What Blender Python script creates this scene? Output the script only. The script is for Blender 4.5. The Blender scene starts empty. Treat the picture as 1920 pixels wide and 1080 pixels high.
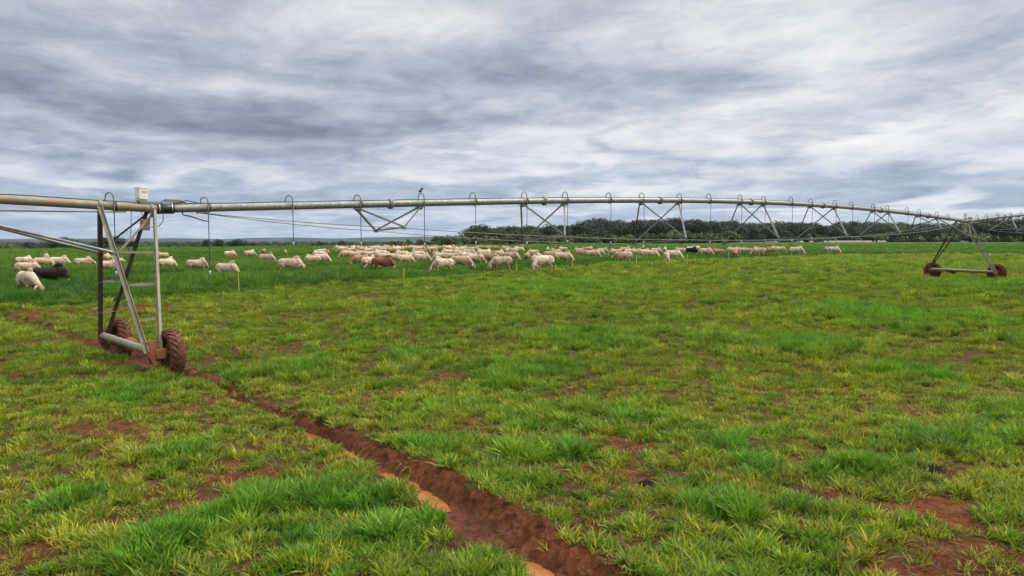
import bpy, math, random
import numpy as np
from mathutils import Vector, Matrix, Euler
R = math.radians
random.seed(7)
rng = np.random.default_rng(11)
scene = bpy.context.scene
COL = scene.collection

# ------------------------------------------------------------------ camera
CAM_H = 3.3
PITCH = R(3.66)
FPX = 1390.0
cam_d = bpy.data.cameras.new("camera")
cam = bpy.data.objects.new("camera", cam_d)
COL.objects.link(cam)
cam.location = (0, 0, CAM_H)
cam.rotation_euler = (math.pi / 2 - PITCH, 0, 0)
cam_d.sensor_width = 36
cam_d.lens = 36 * FPX / 1920
cam_d.clip_start = 0.1
cam_d.clip_end = 40000
scene.camera = cam

scene.view_settings.view_transform = 'Standard'
scene.view_settings.look = 'None'
scene.view_settings.exposure = 0.6
scene.view_settings.gamma = 1.0
scene.cycles.use_denoising = True
scene.cycles.max_bounces = 6
scene.cycles.diffuse_bounces = 3
scene.cycles.transmission_bounces = 4
scene.cycles.volume_bounces = 0
scene.cycles.caustics_reflective = False
scene.cycles.caustics_refractive = False

# ------------------------------------------------------------------ sky
SUN_EL, SUN_AZ = 48.0, 62.0          # azimuth clockwise from +y (into the picture), to the right
SKY_GAIN = 0.68

class NT:
    """small helper for building node trees with expressions"""
    def __init__(s, tree):
        s.t = tree
        tree.nodes.clear()
    def n(s, kind, **kw):
        nd = s.t.nodes.new(kind)
        for k, v in kw.items():
            setattr(nd, k, v)
        return nd
    def l(s, a, b):
        s.t.links.new(a, b)
    def put(s, sock, v):
        if isinstance(v, bpy.types.NodeSocket):
            s.l(v, sock)
        else:
            sock.default_value = v
    def m(s, op, a, b=None, c=None, clamp=False):
        nd = s.n('ShaderNodeMath', operation=op)
        nd.use_clamp = clamp
        s.put(nd.inputs[0], a)
        if b is not None: s.put(nd.inputs[1], b)
        if c is not None: s.put(nd.inputs[2], c)
        return nd.outputs[0]
    def noise(s, vec, scale, detail=4, rough=0.55, dist=0.0, dims='3D', w=None):
        nd = s.n('ShaderNodeTexNoise', noise_dimensions=dims)
        if vec is not None: s.l(vec, nd.inputs['Vector'])
        nd.inputs['Scale'].default_value = scale
        nd.inputs['Detail'].default_value = detail
        nd.inputs['Roughness'].default_value = rough
        nd.inputs['Distortion'].default_value = dist
        if w is not None: nd.inputs['W'].default_value = w
        return nd.outputs['Fac']
    def ramp(s, fac, stops, interp='LINEAR'):
        nd = s.n('ShaderNodeValToRGB')
        cr = nd.color_ramp
        cr.interpolation = interp
        while len(cr.elements) < len(stops):
            cr.elements.new(0.5)
        for e, (p, c) in zip(cr.elements, stops):
            e.position = p
            e.color = (c[0], c[1], c[2], 1) if len(c) == 3 else c
        s.put(nd.inputs[0], fac)
        return nd.outputs[0]
    def mix(s, fac, a, b, mode='MIX'):
        nd = s.n('ShaderNodeMix', data_type='RGBA', blend_type=mode)
        s.put(nd.inputs[0], fac)
        for i, v in ((6, a), (7, b)):
            if isinstance(v, bpy.types.NodeSocket): s.l(v, nd.inputs[i])
            else: nd.inputs[i].default_value = (v[0], v[1], v[2], 1)
        return nd.outputs[2]
    def comb(s, x, y, z):
        nd = s.n('ShaderNodeCombineXYZ')
        for i, v in enumerate((x, y, z)): s.put(nd.inputs[i], v)
        return nd.outputs[0]

world = bpy.data.worlds.new("World")
scene.world = world
world.use_nodes = True
w = NT(world.node_tree)
wo = w.n('ShaderNodeOutputWorld')
bg = w.n('ShaderNodeBackground')
bg.inputs['Strength'].default_value = 0.1
w.l(bg.outputs[0], wo.inputs[0])
sky = w.n('ShaderNodeTexSky', sky_type='NISHITA')
sky.sun_disc = False
sky.sun_elevation = R(SUN_EL)
sky.sun_rotation = R(SUN_AZ)
sky.altitude = 800
tc = w.n('ShaderNodeTexCoord')
sep = w.n('ShaderNodeSeparateXYZ')
w.l(tc.outputs['Generated'], sep.inputs[0])
dx, dy, dz = sep.outputs
az = w.m('ARCTAN2', dx, dy)
hyp = w.m('SQRT', w.m('ADD', w.m('MULTIPLY', dx, dx), w.m('MULTIPLY', dy, dy)))
te = w.m('DIVIDE', dz, w.m('MAXIMUM', hyp, 0.05))        # tan(elevation)
tep = w.m('MAXIMUM', te, 0.0)
# cloud layer seen in perspective: bands narrow towards the horizon
inv = w.m('DIVIDE', 1.0, w.m('ADD', tep, 0.085))
px_ = w.m('MULTIPLY', w.m('DIVIDE', dx, hyp), inv)
py_ = w.m('MULTIPLY', w.m('DIVIDE', dy, hyp), inv)
# wind direction stretches the cloud rolls
ca, sa = math.cos(R(-14)), math.sin(R(-14))
sx_ = w.m('SUBTRACT', w.m('MULTIPLY', px_, ca), w.m('MULTIPLY', py_, sa))
sy_ = w.m('ADD', w.m('MULTIPLY', px_, sa), w.m('MULTIPLY', py_, ca))
P = w.comb(w.m('MULTIPLY', sx_, 0.85), w.m('MULTIPLY', sy_, .9), 0.0)
P2 = w.comb(w.m('MULTIPLY', sx_, 1.5), sy_, 3.7)
n_big = w.noise(P, 0.55, 3, 0.5, 0.6)
n_mid = w.noise(P, 1.3, 8, 0.58, .6)
n_fine = w.noise(P2, 3.2, 9, 0.62, .5)
# warp for the large masses
wa = w.m('MULTIPLY', w.m('SUBTRACT', n_mid, 0.5), 0.30)
we = w.m('MULTIPLY', w.m('SUBTRACT', n_big, 0.5), 0.16)
A = w.m('ADD', az, wa)
E_ = w.m('ADD', tep, we)
def blob(pxx, pyy, sxp, syp, amp, rot=0.0):
    a0 = math.atan((pxx - 960) / FPX)
    e0 = (451 - pyy) / FPX * math.cos(a0)
    s1, s2 = sxp / FPX, syp / FPX
    c, s = math.cos(R(rot)), math.sin(R(rot))
    da = w.m('SUBTRACT', A, a0)
    de = w.m('SUBTRACT', E_, e0)
    u_ = w.m('MULTIPLY', w.m('ADD', w.m('MULTIPLY', da, c), w.m('MULTIPLY', de, s)), 1 / s1)
    v_ = w.m('MULTIPLY', w.m('SUBTRACT', w.m('MULTIPLY', de, c), w.m('MULTIPLY', da, s)), 1 / s2)
    q = w.m('ADD', w.m('MULTIPLY', u_, u_), w.m('MULTIPLY', v_, v_))
    return w.m('MULTIPLY', w.m('EXPONENT', w.m('MULTIPLY', q, -1.0)), amp)
BLOBS = [
    (820, 50, 200, 45, .22, 0), (1000, 75, 120, 50, -.16, 5), (1000, 150, 380, 38, -.17, -4),
    (330, 215, 440, 34, -.26, -4), (300, 110, 320, 22, -.10, -6), (760, 215, 380, 30, -.15, -3), (120, 60, 260, 60, -.02, 0),
    (500, 165, 250, 15, .16, -6), (60, 260, 260, 22, .05, 0), (1520, 190, 200, 60, .20, 15),
    (1520, 60, 190, 60, .12, 0), (1830, 120, 180, 40, -.16, 8), (1400, 215, 260, 30, .10, 14),
    (1250, 185, 130, 20, -.10, 0), (1500, 262, 260, 14, -.14, 9), (1780, 240, 220, 30, .16, 6),
    (980, 270, 300, 16, .16, 0), (200, 285, 330, 14, -.16, -2), (280, 328, 330, 20, .24, 0),
    (1000, 318, 200, 24, .20, 0), (1350, 300, 420, 30, .12, 0), (1250, 285, 160, 9, -.14, 0),
    (560, 352, 500, 14, -.12, 0), (1750, 350, 260, 30, -.12, 0), (1100, 385, 900, 16, -.12, 0),
    (620, 412, 260, 9, .16, 0), (1560, 408, 380, 12, .26, 0), (900, 445, 1400, 14, .10, 0),
    (60, 165, 300, 30, -.02, 0), (1400, 20, 300, 40, .06, 0),
]
acc = w.m('ADD', 0.535, w.m('MULTIPLY', az, .10))
for b_ in BLOBS:
    acc = w.m('ADD', acc, blob(*b_))
tex = w.m('ADD', w.m('MULTIPLY', w.m('SUBTRACT', n_big, 0.5), 0.30),
          w.m('ADD', w.m('MULTIPLY', w.m('SUBTRACT', n_mid, 0.5), 0.62),
              w.m('MULTIPLY', w.m('SUBTRACT', n_fine, 0.5), 0.42)))
# puffy rolls low in the sky, seen from the side
Q = w.comb(w.m('MULTIPLY', A, 5.2), w.m('MULTIPLY', w.m('ADD', tep, w.m('MULTIPLY', az, -.02)), 21.0), 1.3)
n_p1 = w.noise(Q, 1.0, 6, .58, .9)
Q2 = w.comb(w.m('MULTIPLY', az, 16.0), w.m('MULTIPLY', tep, 52.0), 5.1)
n_p2 = w.noise(Q2, 1.0, 7, .66, .35)
lowsky = w.m('SUBTRACT', 1.0, w.m('MULTIPLY', w.m('SUBTRACT', tep, .06), 5.0), clamp=True)
puff = w.m('ADD', w.m('MULTIPLY', w.m('SUBTRACT', n_p1, .5), .95), w.m('MULTIPLY', w.m('SUBTRACT', n_p2, .5), .48))
tex = w.m('ADD', w.m('MULTIPLY', tex, w.m('SUBTRACT', 1.15, w.m('MULTIPLY', lowsky, .6))), w.m('MULTIPLY', puff, w.m('ADD', .28, w.m('MULTIPLY', lowsky, .72))))
B = w.m('ADD', acc, tex, clamp=True)
cloud = w.ramp(B, [(0.0, (.155, .19, .255)), (0.25, (.265, .315, .41)), (0.5, (.475, .53, .63)),
                   (0.75, (.76, .785, .84)), (1.0, (.95, .955, .98))])
# thin cloud near the horizon is bluer, with a faint warm glow in its lightest streaks
hz = w.m('SUBTRACT', 1.0, w.m('MULTIPLY', tep, 7.5), clamp=True)
lowc = w.ramp(B, [(0.0, (.20, .28, .44)), (0.45, (.38, .49, .66)), (0.72, (.66, .74, .84)), (1.0, (.96, .90, .84))])
cl = w.mix(w.m('MULTIPLY', hz, 0.8), cloud, lowc)
# scale to the physical sky's units and let a little clear sky through
clb = w.mix(1.0, cl, (10 * SKY_GAIN, 10 * SKY_GAIN, 10 * SKY_GAIN), 'MULTIPLY')
# sky boosted overhead, out of view, to light the ground beyond a natural overcast
zen = w.m('ADD', 1.0, w.m('MULTIPLY', w.m('SUBTRACT', dz, .34, clamp=True), 6.5))
clb = w.mix(1.0, clb, w.comb(w.m('MULTIPLY', zen, w.m('ADD', 1.0, w.m('MULTIPLY', dz, .10))), zen, w.m('MULTIPLY', zen, w.m('SUBTRACT', 1.0, w.m('MULTIPLY', w.m('MAXIMUM', dz, 0), .16)))), 'MULTIPLY')
skyc = w.mix(0.97, sky.outputs[0], clb)
# below the horizon: dim ground-coloured light
below = w.m('MULTIPLY', w.m('ADD', te, 0.02), -50.0, clamp=True)
fin = w.mix(below, skyc, (0.9, 1.0, 0.6))
w.l(fin, bg.inputs['Color'])

# ------------------------------------------------------------------ sun (veiled by the overcast)
sd = bpy.data.lights.new("sun", 'SUN')
sd.energy = 1.5
sd.angle = R(14)
sd.color = (1.0, 0.95, 0.87)
so = bpy.data.objects.new("sun", sd)
COL.objects.link(so)
so.rotation_euler = (math.pi / 2 - R(SUN_EL), 0, -R(SUN_AZ) + math.pi)
so.rotation_euler = Vector((math.sin(R(SUN_AZ)) * math.cos(R(SUN_EL)), math.cos(R(SUN_AZ)) * math.cos(R(SUN_EL)), math.sin(R(SUN_EL)))).to_track_quat('Z', 'Y').to_euler()

# ------------------------------------------------------------------ noise in numpy
def _hash(ix, iy, seed):
    h = (ix.astype(np.int64) * 374761393 + iy.astype(np.int64) * 668265263 + seed * 1442695041) & 0xffffffff
    h = ((h ^ (h >> 13)) * 1274126177) & 0xffffffff
    return ((h ^ (h >> 16)) & 0xffff) / 65535.0
def vnoise(x, y, seed=0):
    ix, iy = np.floor(x), np.floor(y)
    fx, fy = x - ix, y - iy
    fx, fy = fx * fx * (3 - 2 * fx), fy * fy * (3 - 2 * fy)
    a, b = _hash(ix, iy, seed), _hash(ix + 1, iy, seed)
    c, d = _hash(ix, iy + 1, seed), _hash(ix + 1, iy + 1, seed)
    return (a * (1 - fx) + b * fx) * (1 - fy) + (c * (1 - fx) + d * fx) * fy
def fbm(x, y, sc, seed=0, octv=4, rough=0.5):
    t, amp, tot = 0, 1, 0
    for o in range(octv):
        t = t + amp * vnoise(x / sc * 2 ** o + 13.7 * o, y / sc * 2 ** o - 7.1 * o, seed + o)
        tot += amp
        amp *= rough
    return t / tot
def sstep(a, b, x):
    t = np.clip((x - a) / (b - a), 0, 1)
    return t * t * (3 - 2 * t)

# ------------------------------------------------------------------ terrain
TRACK = np.array([(-60, 66), (-35, 45), (-16.8, 27), (-11.2, 21.2), (-8.5, 18.45), (-6.4, 16.3), (-4.65, 14.2), (-3.35, 12.6),
                  (-1.55, 10.4), (-.65, 9.0), (.32, 7.5), (1.6, 5.5), (3.3, 3.0), (6, -1)], float)
def track_dist(x, y):
    """signed distance to the wheel track (positive to the right / uphill side) and arc position"""
    best = np.full(np.shape(x), 1e9); sg = np.zeros(np.shape(x)); pos = np.zeros(np.shape(x))
    L0 = 0
    for (ax, ay), (bx, by) in zip(TRACK[:-1], TRACK[1:]):
        ex, ey = bx - ax, by - ay
        L = math.hypot(ex, ey)
        t = np.clip(((x - ax) * ex + (y - ay) * ey) / L ** 2, 0, 1)
        qx, qy = x - (ax + t * ex), y - (ay + t * ey)
        d = np.hypot(qx, qy)
        s = np.sign(qx * (-ey) + qy * ex)
        mk = d < best
        best = np.where(mk, d, best); sg = np.where(mk, s, sg); pos = np.where(mk, L0 + t * L, pos)
        L0 += L
    return best * sg, pos
def crest(t):
    return np.interp(t, [-1.2, -.7, -.4, -.2, 0, .08, .14], [235, 240, 255, 290, 325, 350, 620])
def hgt0(x, y):
    x = np.asarray(x, float); y = np.asarray(y, float)
    e = .8 * x + .6 * y
    z = np.interp(e, [-2000, 5, 57, 141, 350, 600, 1500], [-.1, 0, .60, .80, 1.5, 2.1, 2.6])
    ys = np.maximum(y, 1.0)
    t = np.clip(x / ys, -1.5, 1.5)
    c = crest(t)
    over = np.where(y > 50, np.maximum(0, y - c), 0)
    drop = np.interp(over, [0, 40, 200, 800, 3500, 6000, 20000], [0, .5, 5.0, 9.5, 14, 16, 18])
    z = np.where(y > 50, np.minimum(z, 1e9) - drop, z)
    r = np.hypot(x, y)
    # far ridges
    az_ = np.arctan2(x, ys)
    tt = np.tan(np.clip(az_, -1.4, 1.4)) * FPX + 960
    ridge = np.interp(tt, [-600, 0, 180, 330, 420, 470, 560, 640, 690, 790, 900, 1100, 1500, 1600, 2600],
                      [14, 14, 20, 26, 16, 34, 40, 30, 44, 58, 58, 60, 90, 80, 60])
    ridge = ridge + 10 * (fbm(tt, tt * 0, 60, 5, 3) - .5)
    z = z + sstep(8500, 10500, r) * (ridge + 14)
    near_r = np.interp(tt, [-600, 0, 300, 500, 700, 2600], [10, 9, 8, 6, 3, 3])
    z = z + sstep(4200, 5400, r) * near_r + sstep(3000, 6000, r) * 3 * (fbm(tt, r / 20, 90, 8, 3) - .5)
    return z
def hgt(x, y, fine=True):
    x = np.asarray(x, float); y = np.asarray(y, float)
    z = hgt0(x, y)
    r = np.hypot(x, y)
    near = 1 - sstep(60, 160, r)
    z = z + near * .16 * (fbm(x, y, 3.5, 21, 3) - .5) + (1 - sstep(300, 600, r)) * .3 * (fbm(x, y, 35, 25, 2) - .5) * sstep(30, 80, r)
    if fine:
        z = z + (1 - sstep(25, 45, r)) * .055 * (fbm(x, y, .35, 31, 3) - .5)
    d, p = track_dist(x, y)
    m = (1 - sstep(40, 70, r))
    deep = .17 + .10 * (fbm(p, p * 0, 1.3, 41, 2) - .4)
    deep = deep + .075 * np.maximum(np.maximum(np.exp(-((y - 12.4) / .9) ** 4), np.exp(-((y - 10.1) / .8) ** 4)), np.exp(-((y - 7.5) / .35) ** 4))
    wob = .10 * (fbm(p, p * 0 + 3, .8, 43, 2) - .5)
    dd = d + wob
    rw = np.interp(y, [0, 10, 12.6, 14, 17.5, 19, 60], [.24, .22, .17, .12, .14, .22, .22])
    rut = -deep * np.exp(-(np.abs(dd) / rw) ** 2.6)
    berm = np.interp(y, [0, 10, 13, 16, 60], [1, .9, .5, .35, .5]) * (.11 * np.exp(-((dd - .52) / .2) ** 2) * (.6 + .8 * fbm(x, y, .5, 47, 2)) + .05 * np.exp(-((dd + .42) / .13) ** 2))
    clod = (.16 * (fbm(x, y, .20, 51, 4, .65) - .5) + .10 * (np.abs(fbm(x, y, .34, 57, 2) - .5) * -2 + .3)) * np.exp(-((dd - .38) / .45) ** 2)
    z = z + m * (rut + berm + clod)
    return z
def H1(x, y):
    return float(hgt(np.array([x]), np.array([y]))[0])
def HS(x, y):
    """height without the rut and lumps"""
    return float(hgt0(np.array([float(x)]), np.array([float(y)]))[0])

def ray(px, py):
    a, b = (px - 960) / FPX, (540 - py) / FPX
    cp, sp = math.cos(PITCH), math.sin(PITCH)
    return Vector((a, cp + b * sp, -sp + b * cp))
def ground_at(px, py, lift=0.0):
    """where the sight line through a pixel meets the ground (raised by lift)"""
    d = ray(px, py)
    y = 3.0 * 1.003 ** np.arange(2200)
    s = y / d.y
    hit = CAM_H + d.z * s <= hgt0(d.x * s, y) + lift
    k = int(np.argmax(hit)) if hit.any() else len(y) - 1
    return float(d.x * s[k]), float(y[k])

# boundary between the grazed and the lush pasture
BX = [-80, -60, -40, -24.6, -21, -17, -8, .6, 6.3, 15, 38, 59, 75, 90, 130, 300]
BY = [-14, 0, 20, 35.2, 38.8, 46.6, 56.2, 68.5, 78, 88, 110, 127, 130, 127, 128, 150]
def lush_side(x, y):
    return y - np.interp(x, BX, BY) + 3.2 * (fbm(x, y, 6, 61, 2) - .5) * np.clip(y / 60, .3, 1.6)

# lush and bare spots of the grazed pasture
SPOTS_L = [(500, 950, .75), (610, 940, .6), (430, 965, .5), (820, 840, .65), (1560, 885, .6), (1640, 885, .5), (1750, 830, .7), (1830, 820, .5),
           (230, 745, .8), (350, 850, .6), (140, 950, .5), (690, 945, .45), (820, 975, .4), (300, 1030, .6), (560, 1020, .5),
           (1360, 960, .6), (1280, 900, .35), (1420, 880, .4), (700, 1010, .4), (980, 700, 1.3), (560, 700, .9), (420, 720, .6), (1500, 650, 1.6), (860, 590, 2.0),
           (1080, 850, .5), (1380, 840, .5), (1100, 640, 1.6), (1700, 700, 1.0), (1050, 540, 5), (1640, 590, 3), (1850, 540, 4)]
SPOTS_B = [(430, 895, .45), (360, 945, .35), (610, 1000, .35), (870, 860, .3), (1000, 830, .8), (1160, 820, .9), (1215, 905, .35), (1500, 760, .5),
           (1480, 830, .5), (1540, 925, .45), (1750, 885, .4), (1800, 960, .9), (1620, 1040, .6), (1760, 1060, .9), (1900, 1050, .7), (1900, 800, .4),
           (1100, 1010, .5), (1200, 1040, .5), (960, 1040, .4), (1340, 1040, .4), (720, 740, .9), (520, 660, 1.0), (60, 700, .8), (120, 640, 1.2),
           (850, 710, .7), (1330, 690, .5), (950, 570, 1.5), (700, 560, 1.8), (250, 580, 2.4), (90, 590, 2.4), (1490, 516, 1.3), (900, 800, .7)]
def spots(lst):
    out = []
    for px, py, r in lst:
        if lst is SPOTS_B: r *= .72
        gx, gy = ground_at(px, py)
        out.append((gx, gy, r))
    return out
GL, GB = spots(SPOTS_L), spots(SPOTS_B)
def field(x, y):
    """returns (density 0..1, lushness 0..1) of the grazed pasture"""
    n1 = fbm(x, y, 2.2, 71, 3)
    n2 = fbm(x, y, .8, 75, 3)
    n3 = fbm(x, y, 9, 79, 2)
    lu = sstep(.52, .78, .6 * n1 + .4 * n3) * .6 + sstep(20, 60, y) * .08
    for gx, gy, r in GL:
        lu = np.maximum(lu, np.exp(-(((x - gx) ** 2 + ((y - gy) * .8) ** 2) / r ** 2)))
    fa = 1 - .75 * sstep(14, 40, y)
    bare = (sstep(.55, .70, fbm(x, y, 1.5, 83, 3)) * .5 + sstep(.60, .78, n2) * .3) * fa
    n6 = .5 * n2 + .5 * fbm(x, y, .28, 89, 3)
    for gx, gy, r in GB:
        bare = np.maximum(bare, 1.15 * np.exp(-(((x - gx) ** 2 + ((y - gy) * .7) ** 2) / (r * 1.2) ** 2)) * np.clip(2.6 * (n6 - .22), 0, 1.1))
    d, p = track_dist(x, y)
    dep = np.hypot(x, y)
    on = np.interp(y, [5, 12, 13.4, 14.4, 17.0, 18, 22, 25, 30, 45], [1.3, 1.25, 1.15, .62, .55, 1.2, 1.1, .9, .4, .1]) * (.75 + .5 * fbm(x, y, 1.0, 77, 2))
    rt = np.interp(y, [6, 7.5, 10, 12.6, 14, 17, 30], [.50, .52, .46, .34, .22, .34, .34])
    lf = np.interp(y, [6, 7.5, 10, 12.6, 14, 17, 30], [.32, .30, .24, .16, .12, .22, .22])
    n5 = fbm(x, y, .30, 87, 3)
    band = (1 - sstep(.0, .14, np.abs(d - (rt - lf) / 2) - (rt + lf) / 2 * (.15 + .75 * n2 + .85 * n5) + .04)) * on
    bare = np.maximum(bare, band)
    den = np.clip(1 - bare * (1 - .6 * lu * (band < .4)), 0, 1)
    return den, np.clip(lu, 0, 1) * (1 - np.clip(band, 0, 1)), band

# ------------------------------------------------------------------ materials
def new_mat(name):
    m_ = bpy.data.materials.new(name)
    m_.use_nodes = True
    return m_, NT(m_.node_tree)
def bsdf_out(t, color, rough=.6, metal=0.0, spec=.5, bump=None, bstr=.3, bdist=.01):
    o = t.n('ShaderNodeOutputMaterial')
    b = t.n('ShaderNodeBsdfPrincipled')
    if isinstance(color, bpy.types.NodeSocket): t.l(color, b.inputs['Base Color'])
    else: b.inputs['Base Color'].default_value = (*color, 1)
    t.put(b.inputs['Roughness'], rough)
    t.put(b.inputs['Metallic'], metal)
    t.put(b.inputs['Specular IOR Level'], spec)
    if bump is not None:
        bp = t.n('ShaderNodeBump')
        bp.inputs['Strength'].default_value = bstr
        bp.inputs['Distance'].default_value = bdist
        t.l(bump, bp.inputs['Height'])
        t.l(bp.outputs[0], b.inputs['Normal'])
    t.l(b.outputs[0], o.inputs[0])
    return b
def simple(name, c1, c2, scale, rough=.6, metal=0.0, spec=.4, bstr=0, coord='Object', lo=.35, hi=.65, third=None):
    m_, t = new_mat(name)
    tc_ = t.n('ShaderNodeTexCoord')
    f = t.noise(tc_.outputs[coord], scale, 5, .6)
    c = t.ramp(f, [(lo, c1), (hi, c2)])
    if third:
        f2 = t.noise(tc_.outputs[coord], third[1], 4, .6)
        c = t.mix(t.ramp(f2, [(third[2], (0, 0, 0)), (third[3], (1, 1, 1))]), c, third[0])
    bsdf_out(t, c, rough, metal, spec, f if bstr else None, bstr)
    return m_
M = {}
M['galv'] = simple('galvanised_steel', (.17, .18, .165), (.29, .30, .275), 9, .5, .35, .5, third=((.23, .20, .145), 3.0, .55, .75))
M['galv_dusty'] = simple('dusty_galvanised_steel', (.19, .18, .14), (.28, .265, .21), 5, .6, .25, .4, third=((.27, .19, .105), 1.6, .42, .66))
M['rusty'] = simple('mud_stained_steel', (.25, .095, .04), (.31, .14, .07), 6, .8, 0, .2, third=((.27, .22, .16), 3, .58, .75))
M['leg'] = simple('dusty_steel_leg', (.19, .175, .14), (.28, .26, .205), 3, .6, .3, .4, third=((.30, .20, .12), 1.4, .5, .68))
M['leg_shade'] = simple('shaded_steel_leg', (.045, .04, .034), (.085, .07, .055), 3, .7, .1, .3, third=((.09, .05, .03), 1.2, .5, .66))  # dark copy of the leg steel: shade on the far legs put into colour
M['rod'] = simple('steel_rod', (.14, .14, .12), (.22, .21, .17), 4, .55, .4, .4)
M['brace'] = simple('steel_brace', (.17, .175, .165), (.27, .275, .255), 4, .45, .45, .5)
M['rubber'] = simple('black_rubber', (.008, .009, .012), (.02, .02, .025), 14, .45, 0, .5)
M['hose'] = simple('black_hose', (.02, .022, .025), (.04, .042, .045), 20, .5, 0, .4)
M['white'] = simple('white_plastic', (.55, .56, .56), (.70, .71, .71), 6, .45, 0, .5)
M['steel_band'] = simple('bright_steel_band', (.5, .5, .48), (.6, .6, .58), 20, .3, .8, .5)
M['tyre'] = simple('muddy_tyre', (.075, .034, .021), (.17, .070, .040), 7, .85, 0, .2, .5, third=((.21, .085, .045), 3.0, .5, .72))
M['box'] = simple('pale_enamel', (.62, .63, .62), (.72, .73, .72), 9, .35, 0, .5)
M['box_red'] = simple('red_sticker', (.55, .10, .06), (.62, .14, .09), 20, .5)
M['box_white'] = simple('white_sticker', (.8, .78, .76), (.85, .83, .81), 20, .5)
M['dark_metal'] = simple('dark_grimy_metal', (.03, .028, .025), (.07, .06, .05), 9, .6, .3, .4)
M['post_yellow'] = simple('yellow_fibre_post', (.50, .33, .05), (.62, .42, .08), 30, .6)
M['post_wood'] = simple('weathered_wood_post', (.38, .31, .19), (.50, .42, .28), 20, .8)
M['bark'] = simple('bark', (.05, .04, .03), (.10, .085, .065), 5, .9, 0, .2)
M['bird_dark'] = simple('dark_feathers', (.012, .013, .018), (.03, .03, .035), 40, .6)
M['bird_pale'] = simple('pale_feathers', (.45, .42, .38), (.55, .52, .48), 40, .7)
M['dung'] = simple('dung', (.010, .008, .007), (.026, .021, .018), 12, .95, 0, .05, .6)
M['white_far'] = simple('white_painted_metal', (.7, .7, .7), (.8, .8, .8), 2, .5)
# muddy water
mw, t = new_mat('muddy_water')
tc_ = t.n('ShaderNodeTexCoord')
f = t.noise(tc_.outputs['Object'], 3.0, 4, .5)
c = t.ramp(f, [(.35, (.27, .085, .026)), (.65, (.34, .12, .042))])
bsdf_out(t, c, .14, 0, .28, t.noise(tc_.outputs['Object'], 9, 2), .05, .01)
M['water'] = mw
# hide, coloured per animal
mh, t = new_mat('hide')
oi = t.n('ShaderNodeObjectInfo')
tc_ = t.n('ShaderNodeTexCoord')
va = t.n('ShaderNodeVectorMath', operation='ADD')
t.l(tc_.outputs['Object'], va.inputs[0])
rr = t.m('MULTIPLY', oi.outputs['Random'], 60.0)
t.l(t.comb(rr, rr, rr), va.inputs[1])
f = t.noise(va.outputs[0], 1.7, 4, .6)
f3 = t.noise(va.outputs[0], 7.0, 3, .6)
dark = t.mix(1.0, oi.outputs['Color'], (.66, .50, .36), 'MULTIPLY')
sz = t.n('ShaderNodeSeparateXYZ')
t.l(tc_.outputs['Object'], sz.inputs[0])
ff = t.m('ADD', t.ramp(f, [(.44, (0, 0, 0)), (.62, (1, 1, 1))]), t.m('MULTIPLY', t.ramp(f3, [(.45, (0, 0, 0)), (.65, (1, 1, 1))]), .18))
c = t.mix(t.m('MULTIPLY', ff, .75), oi.outputs['Color'], dark)
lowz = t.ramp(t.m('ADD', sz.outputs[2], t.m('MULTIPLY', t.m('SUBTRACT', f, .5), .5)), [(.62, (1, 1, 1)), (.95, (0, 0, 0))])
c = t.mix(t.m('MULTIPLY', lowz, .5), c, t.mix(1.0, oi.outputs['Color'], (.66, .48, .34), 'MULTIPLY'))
bsdf_out(t, c, .75, 0, .2, t.noise(va.outputs[0], 3, 3), .18, .04)
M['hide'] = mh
M['tail_hair'] = simple('dark_tail_hair', (.02, .016, .014), (.05, .04, .03), 20, .9)
M['muzzle'] = simple('dark_muzzle', (.05, .035, .03), (.12, .085, .07), 12, .6)
M['ear'] = simple('ear_skin', (.42, .29, .20), (.52, .38, .28), 8, .8)
# grass blades: colour comes with each tuft
def grass_mat(name, transl=.35):
    m_, t = new_mat(name)
    o = t.n('ShaderNodeOutputMaterial')
    at = t.n('ShaderNodeAttribute', attribute_type='INSTANCER', attribute_name='tint')
    bl = t.n('ShaderNodeAttribute', attribute_type='GEOMETRY', attribute_name='bl')
    c = t.mix(1.0, at.outputs['Color'], bl.outputs['Color'], 'MULTIPLY')
    d = t.n('ShaderNodeBsdfPrincipled')
    t.l(c, d.inputs['Base Color'])
    d.inputs['Roughness'].default_value = .5
    d.inputs['Specular IOR Level'].default_value = .14
    tr = t.n('ShaderNodeBsdfTranslucent')
    c2 = t.mix(1.0, c, (1.15, 1.2, .7), 'MULTIPLY')
    t.l(c2, tr.inputs['Color'])
    mx = t.n('ShaderNodeMixShader')
    mx.inputs[0].default_value = transl
    t.l(d.outputs[0], mx.inputs[1]); t.l(tr.outputs[0], mx.inputs[2])
    t.l(mx.outputs[0], o.inputs[0])
    return m_
M['grass'] = grass_mat('grass_blades')
# ground
mg, t = new_mat('pasture_ground')
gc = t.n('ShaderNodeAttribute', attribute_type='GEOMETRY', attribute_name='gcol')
geo = t.n('ShaderNodeNewGeometry')
f1 = t.noise(geo.outputs['Position'], 9, 8, .72)
f2 = t.noise(geo.outputs['Position'], .25, 5, .6)
k = t.ramp(f1, [(.36, (.42, .40, .38)), (.5, (.95, .95, .95)), (.66, (1.45, 1.5, 1.5))])
k2 = t.ramp(f2, [(.3, (.8, .8, .8)), (.7, (1.18, 1.18, 1.18))])
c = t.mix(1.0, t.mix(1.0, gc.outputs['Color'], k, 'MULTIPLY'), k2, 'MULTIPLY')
wet = t.n('ShaderNodeAttribute', attribute_type='GEOMETRY', attribute_name='wet')
t_sp = .08
bsdf_out(t, c, t.m('SUBTRACT', .95, t.m('MULTIPLY', wet.outputs['Fac'], .25)), 0, t.m('ADD', t_sp, t.m('MULTIPLY', wet.outputs['Fac'], .08)), t.noise(geo.outputs['Position'], 11, 8, .75), 1.0, .06)
M['ground'] = mg

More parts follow.
